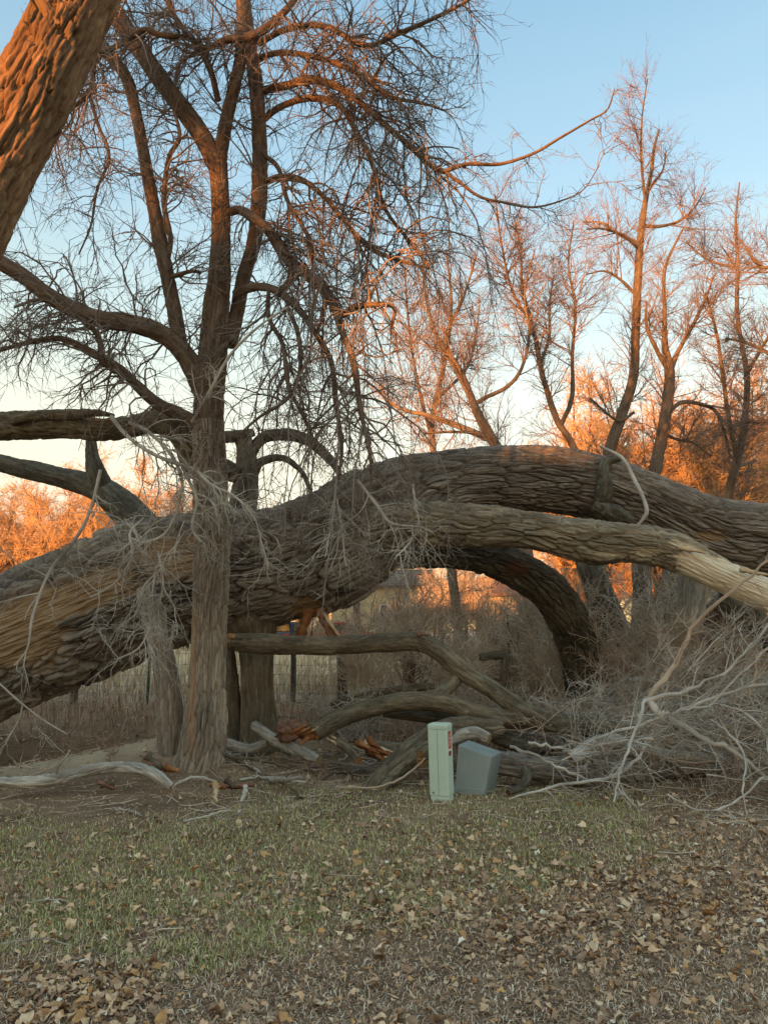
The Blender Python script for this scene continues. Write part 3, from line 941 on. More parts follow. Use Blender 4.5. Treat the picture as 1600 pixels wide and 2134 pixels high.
# knot and stub on the crest
C4 = pxline([(1294, 955, 11, 10.95), (1270, 957, 15, 10.85), (1257, 972, 20, 10.78), (1258, 1000, 26, 10.74), (1256, 1030, 30, 10.76), (1250, 1055, 26, 10.85)])
bark_tube("dead_twig", pxline([(1250, 930, 5, 10.7), (1296, 955, 7, 10.5), (1320, 998, 8, 10.4), (1338, 1035, 8, 10.3), (1347, 1066, 9, 10.2), (1334, 1088, 6, 10.2), (1320, 1100, 4, 10.2)]), M['twig_pale'], treeC, ds=0.04, na=8, amp=0.003, cu=0.15, cv=0.02, seed=32)
bark_tube("branch_stub", C4, M['bark_dark'], treeC, ds=0.02, na=32, amp=0.02, cu=0.12, cv=0.04, seed=6, lump=0.2)
bark_tube("burl", pxline([(1236, 1052, 20, 10.75), (1262, 1066, 40, 10.72), (1290, 1078, 34, 10.68), (1318, 1090, 16, 10.7)]), M['bark_dark'], treeC, ds=0.02, na=40, amp=0.03, cu=0.12, cv=0.05, seed=7, lump=0.35)
# limbs of the fallen tree reaching up behind on the left
for k, v in enumerate((
        [(330, 1150, 78, 11.6), (290, 1092, 72, 11.7), (240, 1040, 62, 11.8), (190, 1012, 50, 11.9), (110, 990, 40, 12.0), (40, 975, 36, 12.0), (-20, 965, 34, 12.0), (-120, 990, 28, 12.0)],
        [(215, 1020, 44, 11.8), (200, 980, 36, 11.7), (193, 950, 26, 11.7), (190, 915, 20, 11.7)],
        [(500, 1110, 60, 11.9), (508, 1040, 54, 12.0), (515, 980, 46, 12.0), (512, 930, 38, 12.0), (500, 905, 34, 12.0)],
        [(515, 960, 22, 12.0), (545, 915, 24, 12.0), (595, 905, 25, 12.0), (645, 920, 23, 12.0), (685, 955, 20, 12.0), (705, 985, 12, 12.0), (715, 1030, 8, 12.0)],
        [(530, 985, 20, 12.0), (545, 962, 18, 12.0), (590, 955, 14, 12.0), (630, 985, 11, 12.0), (645, 1020, 9, 12.0), (655, 1050, 7, 12.0)],
        [(530, 900, 16, 11.9), (512, 905, 20, 11.9), (480, 910, 24, 11.9), (450, 912, 22, 11.9)],
        [(690, 1230, 12, 10.7), (720, 1232, 10, 10.5), (742, 1226, 8, 10.3), (772, 1232, 6, 10.2)])):
    ln = pxline(v)
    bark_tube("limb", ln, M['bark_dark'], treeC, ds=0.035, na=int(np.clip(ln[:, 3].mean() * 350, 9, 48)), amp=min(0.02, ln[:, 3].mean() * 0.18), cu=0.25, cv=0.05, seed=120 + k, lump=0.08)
    A_lines_c = ln


# big broken limb hung up in the upright tree, left
hung = empty("broken_limb", P(200, 890, 9.6))
tag(hung, "broken horizontal limb with torn bark caught in the upright tree, at left", "broken limb")


def mask_h(b, fine, S, TT):
    px, py = topx(b[..., 0], b[..., 1], b[..., 2])
    return sstep(14, 6, np.hypot((px - 205) * 0.3, py - 868) + 8 * fine) * 0.7


bark_tube("limb_wood", pxline([(-160, 905, 56, 9.6), (-40, 890, 54, 9.6), (60, 885, 56, 9.5), (140, 884, 54, 9.5), (215, 893, 46, 9.5), (280, 888, 44, 9.4), (330, 878, 52, 9.3), (370, 892, 60, 9.2), (392, 930, 50, 9.2), (402, 968, 44, 9.2), (430, 990, 40, 9.2)]),
          M['bark_log'], hung, ds=0.025, na=56, amp=0.03, cu=0.3, cv=0.06, seed=301, lump=0.16, mask=mask_h)
bark_tube("torn_bark", pxline([(20, 878, 16, 9.3), (80, 866, 20, 9.3), (150, 862, 18, 9.3), (200, 860, 14, 9.25), (238, 866, 8, 9.2)]), M['bark_log'], hung, ds=0.03, na=20, amp=0.015, cu=0.2, cv=0.05, seed=302, lump=0.3)
bark_tube("stub", pxline([(420, 965, 46, 9.15), (450, 972, 44, 9.0), (482, 985, 40, 8.95), (496, 992, 34, 8.95)]), M['bark_dark'], hung, ds=0.025, na=36, amp=0.012, cu=0.2, cv=0.05, seed=303)

# dead pale branches hanging off it in front of the fallen trunk
HB = {
    'a': [(232, 868, 13, 8.4), (262, 905, 12, 8.3), (300, 935, 11, 8.2), (350, 960, 10, 8.1), (405, 978, 10, 8.0), (440, 1010, 8, 7.9), (490, 1035, 6, 7.9), (530, 1080, 5, 7.8), (545, 1130, 4, 7.8), (560, 1180, 5, 7.8)],
    'b': [(270, 880, 11, 8.4), (310, 900, 12, 8.3), (355, 945, 10, 8.2), (380, 1000, 9, 8.1), (370, 1060, 8, 8.0), (345, 1110, 7, 7.9), (305, 1130, 5, 7.9), (270, 1120, 4, 7.9)],
    'c': [(300, 1080, 8, 8.2), (272, 1110, 8, 8.1), (275, 1160, 7, 8.0), (240, 1215, 6, 8.0), (190, 1245, 5, 8.0)],
    'd': [(385, 985, 9, 8.1), (410, 1040, 9, 8.0), (400, 1100, 8, 7.9), (420, 1130, 7, 7.9)],
    'e': [(210, 980, 11, 8.5), (190, 1060, 10, 8.4), (160, 1120, 10, 8.3), (105, 1190, 9, 8.2), (70, 1280, 8, 8.1), (58, 1350, 6, 8.0), (30, 1388, 4, 8.0)],
    'f': [(330, 1150, 7, 8.0), (340, 1220, 7, 7.9), (320, 1290, 6, 7.9), (290, 1350, 5, 7.8), (240, 1375, 3, 7.8)],
    'g': [(400, 880, 9, 8.2), (440, 810, 9, 8.1), (480, 740, 8, 8.0), (540, 680, 7, 8.0), (600, 640, 6, 8.0)],
    'h': [(745, 1000, 8, 7.9), (790, 1060, 8, 7.8), (815, 1090, 7, 7.8), (880, 1100, 6, 7.7), (900, 1110, 5, 7.7)],
    'i': [(860, 1010, 7, 7.9), (866, 1060, 7, 7.8), (872, 1095, 6, 7.8), (850, 1135, 5, 7.8), (825, 1160, 4, 7.7)],
    'j': [(700, 1010, 6, 7.9), (695, 1070, 6, 7.9), (685, 1120, 6, 7.8), (678, 1160, 4, 7.8)],
    'k': [(702, 1040, 5, 7.9), (712, 1100, 5, 7.8), (718, 1160, 5, 7.8), (722, 1180, 4, 7.8)],
    'l': [(0, 1425, 5, 7.8), (45, 1465, 6, 7.8), (90, 1500, 5, 7.8), (140, 1530, 3, 7.8)],
    'm': [(48, 1468, 5, 7.8), (40, 1500, 4, 7.8), (15, 1540, 3, 7.8), (-10, 1560, 2, 7.8)],
}
HL = {k: pxline([(a, b, c * 0.72, d) for a, b, c, d in v]) for k, v in HB.items()}
hw = np.array([{'g': 0.6, 'l': 0.5, 'm': 0.4, 'e': 0.5, 'h': 0.9, 'i': 1.2}.get(k, 1.5) for k in HL])
hb = empty("dead_branches", P(400, 980, 8.2))
tag(hb, "tangle of pale dead branches hanging in front of the fallen trunk at left", "dead branches")
for k, ln in enumerate(HL.values()):
    bark_tube("branch", ln, M['twig_pale'], hb, ds=0.04, na=8, amp=0.003, cu=0.15, cv=0.02, seed=400 + k, lump=0.12)
H0 = from_lines(list(HL.values()), 24)
h1 = spawn(H0, 210, (0.1, 1), (30, 75), (0.3, 0.95), 8, 0.24, (0, 0, -0.12), 0.010, 0.005, 0.6, hw)
h2 = spawn(h1, 950, (0.1, 1), (25, 60), (0.14, 0.55), 5, 0.27, (0, 0, -0.08), 0.0065, 0.004, 0.7)
h3 = spawn(h2, 1900, (0.1, 1), (25, 60), (0.06, 0.22), 3, 0.27, (0, 0, -0.03), 0.0045, 0.003, 0.8)
tag(obj("twigs", twig_mesh("twigs", [(h1, 5), (h2, 3), (h3, 3)]), M['twig_pale'], hb), kind="stuff")

# ------------------------------------------------------------------ stump pair under the trunk
st = empty("split_stump", P(520, 1530, 11.0))
tag(st, "split double stump propping up the fallen trunk behind the upright tree", "stump")
bark_tube("stem", pxline([(540, 1560, 100, 11.0), (538, 1510, 80, 11.0), (535, 1440, 72, 11.0), (534, 1380, 72, 11.0), (532, 1330, 88, 11.0), (525, 1300, 130, 11.0), (520, 1270, 150, 11.0)]),
          M['bark_log'], st, ds=0.03, na=84, amp=0.02, cu=0.4, cv=0.06, seed=501, lump=0.12)
bark_tube("stem", pxline([(478, 1565, 80, 11.0), (478, 1500, 60, 11.0), (470, 1420, 52, 11.0), (462, 1350, 50, 11.0), (456, 1300, 46, 11.0)]),
          M['bark_log'], st, ds=0.03, na=60, amp=0.02, cu=0.4, cv=0.06, seed=502, lump=0.12)


# two orange splinter legs below the trunk
shard("splinter", P(646, 1268, 10.45), P(616, 1350, 10.35), 0.16, 0.05, M['torn_wood'], treeC, 1, 0.14, 14, 0, 0.25)["label"] = "torn orange splinter slanting left under the trunk"
shard("splinter", P(664, 1268, 10.45), P(702, 1345, 10.30), 0.14, 0.05, M['torn_wood'], treeC, 2, 0.14, 14, 0, 0.35)["label"] = "torn orange splinter slanting right under the trunk"
shard("splinter", P(672, 1275, 10.42), P(712, 1335, 10.28), 0.06, 0.03, M['pale_splinter'], treeC, 3, 0.2, 12, 0, 0.5)

# ------------------------------------------------------------------ logs on the ground behind the pedestal
def log(name, label, line_, mat, seed, cu=0.22, cv=0.04, amp=0.012, na=56, ds=0.025, ends=(), parts=(), cat="log", mask=None, lump=0.08):
    line = line_.copy()
    line[:, 3] *= 0.86
    e = empty(name, line[len(line) // 2, :3] - np.array([0, 0, line[len(line) // 2, 3]]))
    tag(e, label, cat)
    bark_tube("log_wood", line, mat, e, ds=ds, na=na, amp=amp, cu=cu, cv=cv, seed=seed, lump=lump, mask=mask)
    for k, (i, l, n) in enumerate(ends):
        p0, p1 = (line[0], line[1]) if i == 0 else (line[-1], line[-2])
        d = unit(p0[:3] - p1[:3])
        g = np.random.default_rng(seed + k)
        for q in range(n):
            off = g.normal(size=3) * p0[3] * 0.42
            shard("splinter", p0[:3] - d * 0.06 + off, p0[:3] + d * l * (0.4 + 0.8 * g.random()) + off * 1.3, p0[3] * 0.75, p0[3] * 0.35, M['fresh_wood'] if q % 3 else M['pale_splinter'], e, seed * 7 + q)
    return e


lg = log("broken_branch_log", "long bark covered limb lying level then bending down to the brush pile", pxline([(484, 1338, 44, 9.9), (520, 1340, 46, 9.9), (600, 1344, 46, 9.85), (700, 1345, 44, 9.8), (800, 1340, 43, 9.75), (870, 1338, 44, 9.7), (915, 1358, 44, 9.6), (965, 1400, 44, 9.5),
          (1030, 1440, 44, 9.4), (1090, 1482, 46, 9.3), (1150, 1506, 46, 9.2), (1230, 1516, 44, 9.1), (1320, 1530, 40, 9.0)]), M['bark_log'], 601, ends=((0, 0.16, 9),), na=64)
shard("branch_scar", P(868, 1322, 9.52), P(896, 1322, 9.5), 0.07, 0.05, M['red_root'], lg, 9)
log("forked_log", "forked log arching low from torn orange end toward the brush pile", pxline([(655, 1528, 40, 9.1), (700, 1500, 44, 9.2), (760, 1478, 44, 9.3), (840, 1462, 44, 9.3), (920, 1464, 44, 9.3), (985, 1484, 42, 9.3), (1060, 1498, 44, 9.3), (1130, 1502, 44, 9.3), (1200, 1512, 40, 9.3)]),
    M['bark_log'], 611, ends=((0, 0.15, 6),), na=64)
log("log_prong", "short log prong rising from the forked log to the long limb", pxline([(885, 1470, 34, 9.35), (915, 1448, 34, 9.4), (945, 1420, 32, 9.5), (962, 1400, 30, 9.55)]), M['bark_log'], 615, na=40)
log("thick_log", "thick rough log end lying just behind the green pedestal", pxline([(770, 1662, 56, 8.25), (812, 1610, 60, 8.4), (860, 1570, 64, 8.6), (910, 1535, 62, 8.8), (960, 1518, 56, 9.0), (1040, 1520, 44, 9.2)]), M['bark_log'], 621, cu=0.3, cv=0.06, amp=0.03, na=80)
log("ground_log", "long weathered log lying on the ground right of the grey box", pxline([(1000, 1582, 50, 8.5), (1060, 1592, 56, 8.5), (1140, 1604, 58, 8.5), (1220, 1612, 58, 8.5), (1300, 1606, 54, 8.6), (1400, 1596, 46, 8.8), (1520, 1590, 40, 9.0)]),
    M['bark_fallen'], 631, cu=0.25, cv=0.05, amp=0.022, na=70)
log("upper_log", "grey knobbly log piece lying on top of the long ground log", pxline([(1190, 1585, 34, 8.3), (1225, 1562, 40, 8.35), (1270, 1545, 38, 8.4), (1300, 1548, 26, 8.4)]), M['bark_grey'], 641, cu=0.12, cv=0.04, amp=0.02, na=44, lump=0.2)
log("split_slab", "pale topped slab of wood lying across behind the grey box", pxline([(930, 1545, 28, 8.8), (985, 1530, 32, 8.8), (1020, 1540, 22, 8.7)]), M['bark_grey'], 645, na=36, lump=0.25, amp=0.015)
log("shadowed_log", "dark log lying deep in the pile under the forked log", pxline([(800, 1482, 30, 9.9), (880, 1490, 34, 9.8), (980, 1510, 36, 9.6), (1060, 1545, 36, 9.4), (1150, 1560, 34, 9.2)]), M['bark_dark'], 651, na=44)
log("weathered_log", "grey log lying in the right of the brush pile", pxline([(1290, 1560, 28, 8.6), (1340, 1566, 30, 8.6), (1400, 1576, 28, 8.7), (1470, 1580, 24, 8.8)]), M['bark_grey'], 655, na=40, amp=0.014)
log("mossy_log", "brown log among the brush near the right edge", pxline([(1400, 1520, 40, 9.4), (1470, 1490, 42, 9.5), (1560, 1470, 40, 9.6), (1660, 1460, 36, 9.7)]), M['bark_log'], 657, na=44, amp=0.016)
log("distant_log", "straight brown log lying in leaf litter beyond the stump", pxline([(690, 1470, 18, 11.4), (760, 1452, 20, 11.4), (840, 1436, 20, 11.4), (905, 1430, 16, 11.4)]), M['bark_log'], 661, na=30)
log("snapped_post", "dark snapped trunk stub with a side arm standing in the brush", pxline([(1000, 1370, 18, 11.6), (1030, 1366, 20, 11.6), (1052, 1368, 20, 11.6), (1050, 1395, 14, 11.6), (1048, 1420, 12, 11.6)]), M['bark_dark'], 665, na=26)
log("litter_log", "flat grey bark covered piece lying beside the split stump", pxline([(530, 1512, 20, 10.0), (570, 1540, 26, 9.6), (620, 1562, 30, 9.3), (665, 1585, 20, 9.0)]), M['bark_grey'], 671, na=36, amp=0.02, lump=0.2)
log("low_log", "grey log on the ground at the foot of the stump", pxline([(470, 1548, 22, 10.2), (520, 1560, 24, 9.9), (560, 1545, 20, 9.8)]), M['bark_grey'], 675, na=30, amp=0.014, lump=0.15)
log("curved_log", "dark half buried log behind the splintered wedge", pxline([(770, 1560, 40, 8.9), (830, 1570, 48, 8.7), (880, 1580, 44, 8.5)]), M['bark_log'], 681, na=44, amp=0.018)
log("splinter_branch", "short brown branch with a torn orange tip left of the splintered wedge", pxline([(700, 1545, 18, 8.9), (725, 1560, 22, 8.8), (748, 1585, 18, 8.6)]), M['bark_log'], 683, na=26, ends=((0, 0.1, 4),))
log("cross_branch", "dark short branch stub poking up by the grey box", pxline([(1058, 1652, 14, 7.9), (1085, 1640, 20, 8.0), (1098, 1620, 22, 8.05), (1090, 1600, 16, 8.1)]), M['bark_dark'], 685, na=26)

# torn wedge of fresh wood
wd = empty("splintered_wedge", P(785, 1580, 8.7))
tag(wd, "bright orange splintered wedge of fresh wood on the ground", "wood splinter")
g_ = np.random.default_rng(77)
for k in range(15):
    t_ = k / 14
    a = P(744 + 52 * t_ * g_.uniform(0.7, 1.2), 1540 + 34 * t_, 8.75 - 0.12 * t_) + g_.normal(size=3) * 0.02
    b = P(778 + 60 * t_ + 20 * g_.random(), 1562 + 22 * t_ + 6 * g_.normal(), 8.6 - 0.1 * t_) + g_.normal(size=3) * 0.03
    shard("splinter", a, b, g_.uniform(0.04, 0.10), g_.uniform(0.02, 0.04), (M['torn_wood'], M['fresh_wood'], M['fresh_wood'], M['torn_wood'], M['pale_splinter'])[k % 5], wd, 70 + k, 0.3, 8, 0.02 * g_.normal(), 0.85)
# reddish torn butt of a log
rt = empty("torn_butt", P(610, 1545, 9.4))
tag(rt, "rounded reddish torn root end of a log beside the stump", "log")


def blob(name, c, r, mat, parent, seed, n=26, m=18, rough=0.25):
    th, ph = np.meshgrid(np.linspace(0, 2 * math.pi, n, endpoint=False), np.linspace(0.02, math.pi - 0.02, m), indexing='ij')
    d = np.stack([np.cos(th) * np.sin(ph), np.sin(th) * np.sin(ph), np.cos(ph)], -1)
    f = 1 + rough * 2 * fbm(d[..., 0] * 2.5 + 9, d[..., 1] * 2.5 + 9, d[..., 2] * 2.5 + 9, seed, 4)
    V = np.asarray(c) + d * f[..., None] * np.asarray(r)
    i, j = np.meshgrid(np.arange(n), np.arange(m - 1), indexing='ij')
    i2 = (i + 1) % n
    Q = np.stack([i * m + j, i2 * m + j, i2 * m + j + 1, i * m + j + 1], -1).reshape(-1, 4)
    return obj(name, mesh(name, V.reshape(-1, 3), Q), mat, parent)


blob("torn_face", P(608, 1520, 9.4), (0.17, 0.16, 0.12), M['red_root'], rt, 5, rough=0.45)
for k in range(4):
    shard("splinter", P(600 + 10 * k, 1530, 9.3), P(640 + 12 * k, 1510 + 6 * k, 9.2), 0.08, 0.04, M['fresh_wood'], rt, 90 + k)

ped_xy = (P(921, 1668, 7.8)[0], 7.8)
# ------------------------------------------------------------------ grey dead branch and sticks, lower left
log("grey_branch", "smooth silver grey dead branch curving along the ground at left", pxline([(-80, 1640, 22, 7.8), (0, 1630, 24, 7.9), (60, 1632, 26, 7.95), (120, 1625, 27, 8.0), (180, 1607, 27, 8.0), (240, 1598, 26, 8.0), (290, 1602, 27, 7.95), (330, 1618, 24, 7.9), (358, 1640, 14, 7.85)]),
    M['bark_grey'], 701, na=44, amp=0.016, lump=0.22, cat="branch")


def stick(name, label, line, mat, seed, twigs=0, cat="stick", group=None, tl=(0.15, 0.5), trop=(0, 0, -0.02), rmax=0.010, tmat=None):
    q, _ = spline(line, n=18)
    k = np.random.default_rng(seed)
    q[1:-1, :3] += k.normal(size=(16, 3)) * q[1:-1, 3:4] * 0.4
    q[:, 3] *= (0.66 if twigs else 1.0) * (1 + 0.12 * k.normal(size=18))
    br = Br(q[None, :, :3], q[None, :, 3])
    parts = [(br, 7)]
    if twigs:
        t1 = spawn(br, twigs, (0.15, 1), (25, 65), tl, 6, 0.13, trop, rmax * 0.8, 0.0045, 0.6, z0=gz)
        t2 = spawn(t1, twigs * 5, (0.2, 1), (30, 65), (tl[0] * 0.4, tl[1] * 0.55), 3, 0.15, trop, 0.0055, 0.0034, 0.7, z0=gz)
        parts += [(t1, 4), (t2, 3)]
    o = obj(name, twig_mesh(name, parts), mat)
    tag(o, label, cat, group)
    return o


stick("branch_tip", "thin pale curved twig touching the end of the silver grey branch", pxline([(360, 1641, 5, 7.85), (380, 1628, 6, 7.8), (405, 1620, 6, 7.8), (430, 1622, 6, 7.8), (452, 1630, 5, 7.8)]), M['twig_pale'], 1)
stick("grey_sprig", "little upright dead sprig on the silver grey branch", pxline([(118, 1612, 5, 7.95), (124, 1595, 5, 7.95), (140, 1575, 4, 7.95), (146, 1562, 3, 7.95)]), M['twig_pale'], 2)
stick("broken_stick", "short pale broken stake standing below the upright trunk", pxline([(448, 1632, 9, 7.75), (450, 1652, 9, 7.6), (452, 1672, 6, 7.5)]), M['pale_splinter'], 3)
stick("broken_stick", "short grey broken stake standing right of the paler one", pxline([(512, 1640, 9, 7.75), (508, 1656, 8, 7.6), (503, 1672, 5, 7.5)]), M['twig_pale'], 4)
stick("ground_stick", "long thin grey stick lying across the bare earth edge", pxline([(382, 1712, 5, 7.0), (430, 1700, 6, 7.05), (480, 1686, 5, 7.1)]), M['twig_pale'], 5, 2)
stick("ground_stick", "thin grey stick lying left of the longer one on bare earth", pxline([(240, 1685, 4, 7.2), (280, 1692, 5, 7.2), (295, 1702, 3, 7.1)]), M['twig_pale'], 6)
stick("ground_stick", "short whitish stick on the grass below the splintered wedge", pxline([(560, 1624, 8, 8.2), (590, 1622, 9, 8.2), (632, 1621, 7, 8.2)]), M['bark_grey'], 7)
stick("ground_stick", "thin crooked twig lying in grass at the lower left edge", pxline([(0, 1968, 3.5, 3.98), (50, 1960, 4, 4.0), (100, 1956, 3.5, 4.02), (145, 1970, 2.5, 3.96)]), M['twig_pale'], 8)
stick("ground_stick", "thin bent twig lying in the grass at left", pxline([(60, 1880, 3, 4.55), (120, 1874, 3.5, 4.57), (140, 1878, 2, 4.55)]), M['twig_pale'], 9)
stick("ground_stick", "curved twig lying flat left of the green pedestal", pxline([(700, 1640, 4, 7.9), (780, 1640, 5, 7.9), (840, 1620, 5, 8.1), (885, 1580, 4, 8.4)]), M['twig_brown'], 10)
for lab_, spec in (("brown curled chunk of bark at the foot of the upright trunk", [((296, 1590), (345, 1598), 0.17), ((304, 1578), (336, 1600), 0.12), ((330, 1598), (372, 1606), 0.10)]),
                   ("small red brown bark chunk on bare earth below the grey branch", [((204, 1630), (242, 1644), 0.07), ((212, 1640), (238, 1634), 0.05)]),
                   ("reddish bark slab on the ground right of the upright trunk", [((452, 1640), (530, 1636), 0.08), ((470, 1626), (486, 1640), 0.10), ((440, 1634), (470, 1642), 0.07)])):
    d0 = 8.3 if "foot" in lab_ else 7.95
    e = empty("bark_chunk", P(*spec[0][0], d0))
    tag(e, lab_, "bark")
    for q_, (a_, b_, w_) in enumerate(spec):
        shard("bark_piece", P(*a_, d0), P(*b_, d0 - 0.06), w_, 0.05, (M['red_root'], M['bark_log'], M['fresh_wood'])[q_ % 3], e, 40 + q_, 0.3, 8, 0.02, 0.5)

for k in range(46):
    pxs, pys = rng.uniform(470, 1010), rng.uniform(1490, 1640)
    b_ = (CY - pys) / FPX
    t_ = -(EYE - 0.08) / (sT + b_ * cT)
    x0, y0 = (pxs - CX) / FPX * t_, (cT - b_ * sT) * t_
    if abs(x0 - ped_xy[0]) < 0.35 and y0 < ped_xy[1] + 0.4:
        continue
    an, ln = rng.normal(0.0, 0.6), rng.uniform(0.25, 1.0)
    r = rng.uniform(0.006, 0.022)
    pts = []
    for t in (-0.5, -0.15, 0.2, 0.5):
        x, y = x0 + math.cos(an) * ln * t + rng.normal() * 0.03, y0 + math.sin(an) * ln * t + rng.normal() * 0.03
        pts.append([x, y, float(gz(x, y)) + r + 0.05 * rng.random() + (0.16 * rng.random() if k % 4 == 0 else 0) * (t + 0.5), r * (1 - 0.3 * t)])
    tone = ("grey", "brown", "pale")[k % 3]
    where = "by the stump" if pxs < 640 else ("by the torn orange wood" if pxs < 840 else "behind the green pedestal")
    stick("fallen_stick", f"{tone} broken stick lying among the debris {where}", np.array(pts), (M['bark_grey'], M['bark_log'], M['twig_pale'])[k % 3], 1500 + k, 2 if k % 2 else 0, "stick", f"{tone} sticks {where}", (0.1, 0.4), (0, 0, -0.02), 0.007)

# ------------------------------------------------------------------ brush pile, right
BP = [
    ("white limb rising steeply out of the brush pile toward the right", [(1340, 1462, 14, 8.2), (1400, 1445, 14, 8.1), (1450, 1428, 13, 8.1), (1510, 1400, 10, 8.0), (1560, 1350, 8, 8.0), (1610, 1290, 6, 8.0)], 10),
    ("pale branch dropping from the brush pile to a tip on the grass", [(1345, 1458, 12, 8.2), (1325, 1510, 11, 8.0), (1312, 1555, 10, 7.8), (1290, 1610, 9, 7.6), (1278, 1672, 6, 7.35)], 5),
    ("long pale branch lying out on the grass right of the boxes", [(1060, 1666, 4, 7.4), (1115, 1648, 8, 7.5), (1190, 1632, 10, 7.6), (1270, 1620, 11, 7.8), (1320, 1590, 10, 8.0), (1345, 1555, 8, 8.2)], 9),
    ("thick whitish branch slanting down to the right edge of the pile", [(1352, 1460, 22, 8.2), (1378, 1488, 22, 8.1), (1405, 1500, 24, 8.1), (1450, 1530, 18, 8.0), (1500, 1552, 16, 7.9), (1560, 1590, 13, 7.8), (1620, 1640, 10, 7.7)], 12),
    ("thin brown branch rising high across the stripped limb", [(1350, 1458, 16, 8.4), (1395, 1395, 15, 8.4), (1430, 1325, 13, 8.4), (1480, 1265, 11, 8.3), (1545, 1215, 9, 8.3), (1620, 1150, 6, 8.3)], 10),
    ("straight white stick laid diagonally at the far right", [(1480, 1470, 6, 7.9), (1530, 1415, 7, 7.9), (1580, 1370, 7, 7.9), (1640, 1310, 6, 7.9)], 4),
    ("pale crooked branch crossing the middle of the brush pile", [(1240, 1540, 8, 8.3), (1300, 1520, 9, 8.2), (1370, 1500, 10, 8.1), (1440, 1470, 10, 8.0), (1530, 1440, 9, 8.0), (1620, 1420, 8, 8.0)], 12),
    ("grey branch bowing low over the grass at the right", [(1390, 1655, 6, 7.2), (1430, 1680, 6, 7.1), (1480, 1690, 6, 7.1), (1540, 1665, 7, 7.2), (1590, 1620, 8, 7.4)], 8),
    ("pale hooked branch hanging near the right edge", [(1556, 1700, 5, 7.0), (1548, 1640, 6, 7.1), (1555, 1590, 7, 7.3), (1530, 1540, 7, 7.5), (1480, 1500, 6, 7.8)], 7),
    ("slim branch with a cut orange tip beside the grey box", [(1062, 1556, 10, 8.3), (1110, 1572, 9, 8.2), (1165, 1600, 9, 8.1), (1225, 1625, 8, 8.0)], 5),
    ("pale branch lying level above the ground log", [(1100, 1548, 9, 8.4), (1150, 1556, 10, 8.4), (1200, 1570, 10, 8.35), (1230, 1590, 7, 8.3)], 4),
    ("dark crooked stick standing upright at the far right", [(1560, 1452, 8, 8.6), (1568, 1420, 9, 8.6), (1575, 1390, 8, 8.6), (1572, 1365, 7, 8.6), (1610, 1352, 6, 8.6)], 3),
    ("short tan limb stub sticking up behind the white limb", [(1355, 1445, 16, 8.9), (1385, 1410, 15, 8.9), (1400, 1388, 12, 8.9)], 2),
    ("short thick pale stub lying level behind the brush", [(1310, 1418, 12, 10.5), (1345, 1415, 14, 10.5), (1370, 1412, 12, 10.4)], 2),
    ("white branch arcing over the lower right of the pile", [(1420, 1480, 8, 8.0), (1500, 1470, 8, 7.8), (1570, 1500, 8, 7.6), (1610, 1560, 7, 7.5)], 9),
    ("forked pale branch at the front foot of the pile", [(1170, 1585, 6, 7.9), (1225, 1560, 7, 7.9), (1290, 1545, 8, 7.9), (1360, 1540, 8, 7.9)], 8),
]
for k, (lab, v, nt_) in enumerate(BP):
    dark = lab.startswith(("dark", "thin brown", "short tan"))
    stick("brush_branch", lab, pxline(v), M['twig_brown'] if dark else M['twig_pale'], 800 + k, nt_, "branch", "branches of the brush pile", (0.25, 0.8), (0, 0, -0.05))
for k in range(200):
    x0 = rng.uniform(1.5, 5.0)
    y0 = rng.uniform(7.7, 10.6)
    tall = k >= 150
    if tall:
        x0, y0 = rng.uniform(2.6, 5.2), rng.uniform(8.6, 10.8)
    ang = rng.normal(0.15, 0.75)
    ln = rng.uniform(0.9, 2.2)
    h0 = rng.uniform(0.05, 0.55) + 0.28 * max(0, 1 - abs(x0 - 4.0) / 2.2)
    h1_ = rng.uniform(0.6, 2.0) if tall else rng.uniform(0.02, 0.9)
    r = rng.uniform(0.006, 0.015)
    dx, dy = math.cos(ang) * ln, math.sin(ang) * ln * 0.5
    pts = []
    for t in (0, 0.33, 0.66, 1):
        x, y = x0 + dx * t + rng.normal() * 0.05, y0 + dy * t + rng.normal() * 0.05
        pts.append([x, y, float(gz(x, y)) + h0 * (1 - t) + h1_ * t + 0.05 * rng.normal() ** 2, r * (1 - 0.6 * t)])
    if any(topx(p[0], p[1], p[2])[0] < 1050 for p in pts) or min(p[1] for p in pts) < 7.5:
        continue
    tone = "pale grey" if k % 3 else "brown"
    where = "sticking up at the back of" if tall else ("low at the left end of" if x0 < 2.6 else ("low in the middle of" if x0 < 3.8 else "low at the right end of"))
    stick("brush_twig", f"{tone} twiggy branch {where} the brush pile", np.array(pts), M['twig_pale'] if k % 3 else M['twig_brown'], 900 + k, 10, "branch", f"{tone} branches {where} the brush pile", (0.25, 0.75), (0, 0, -0.03))

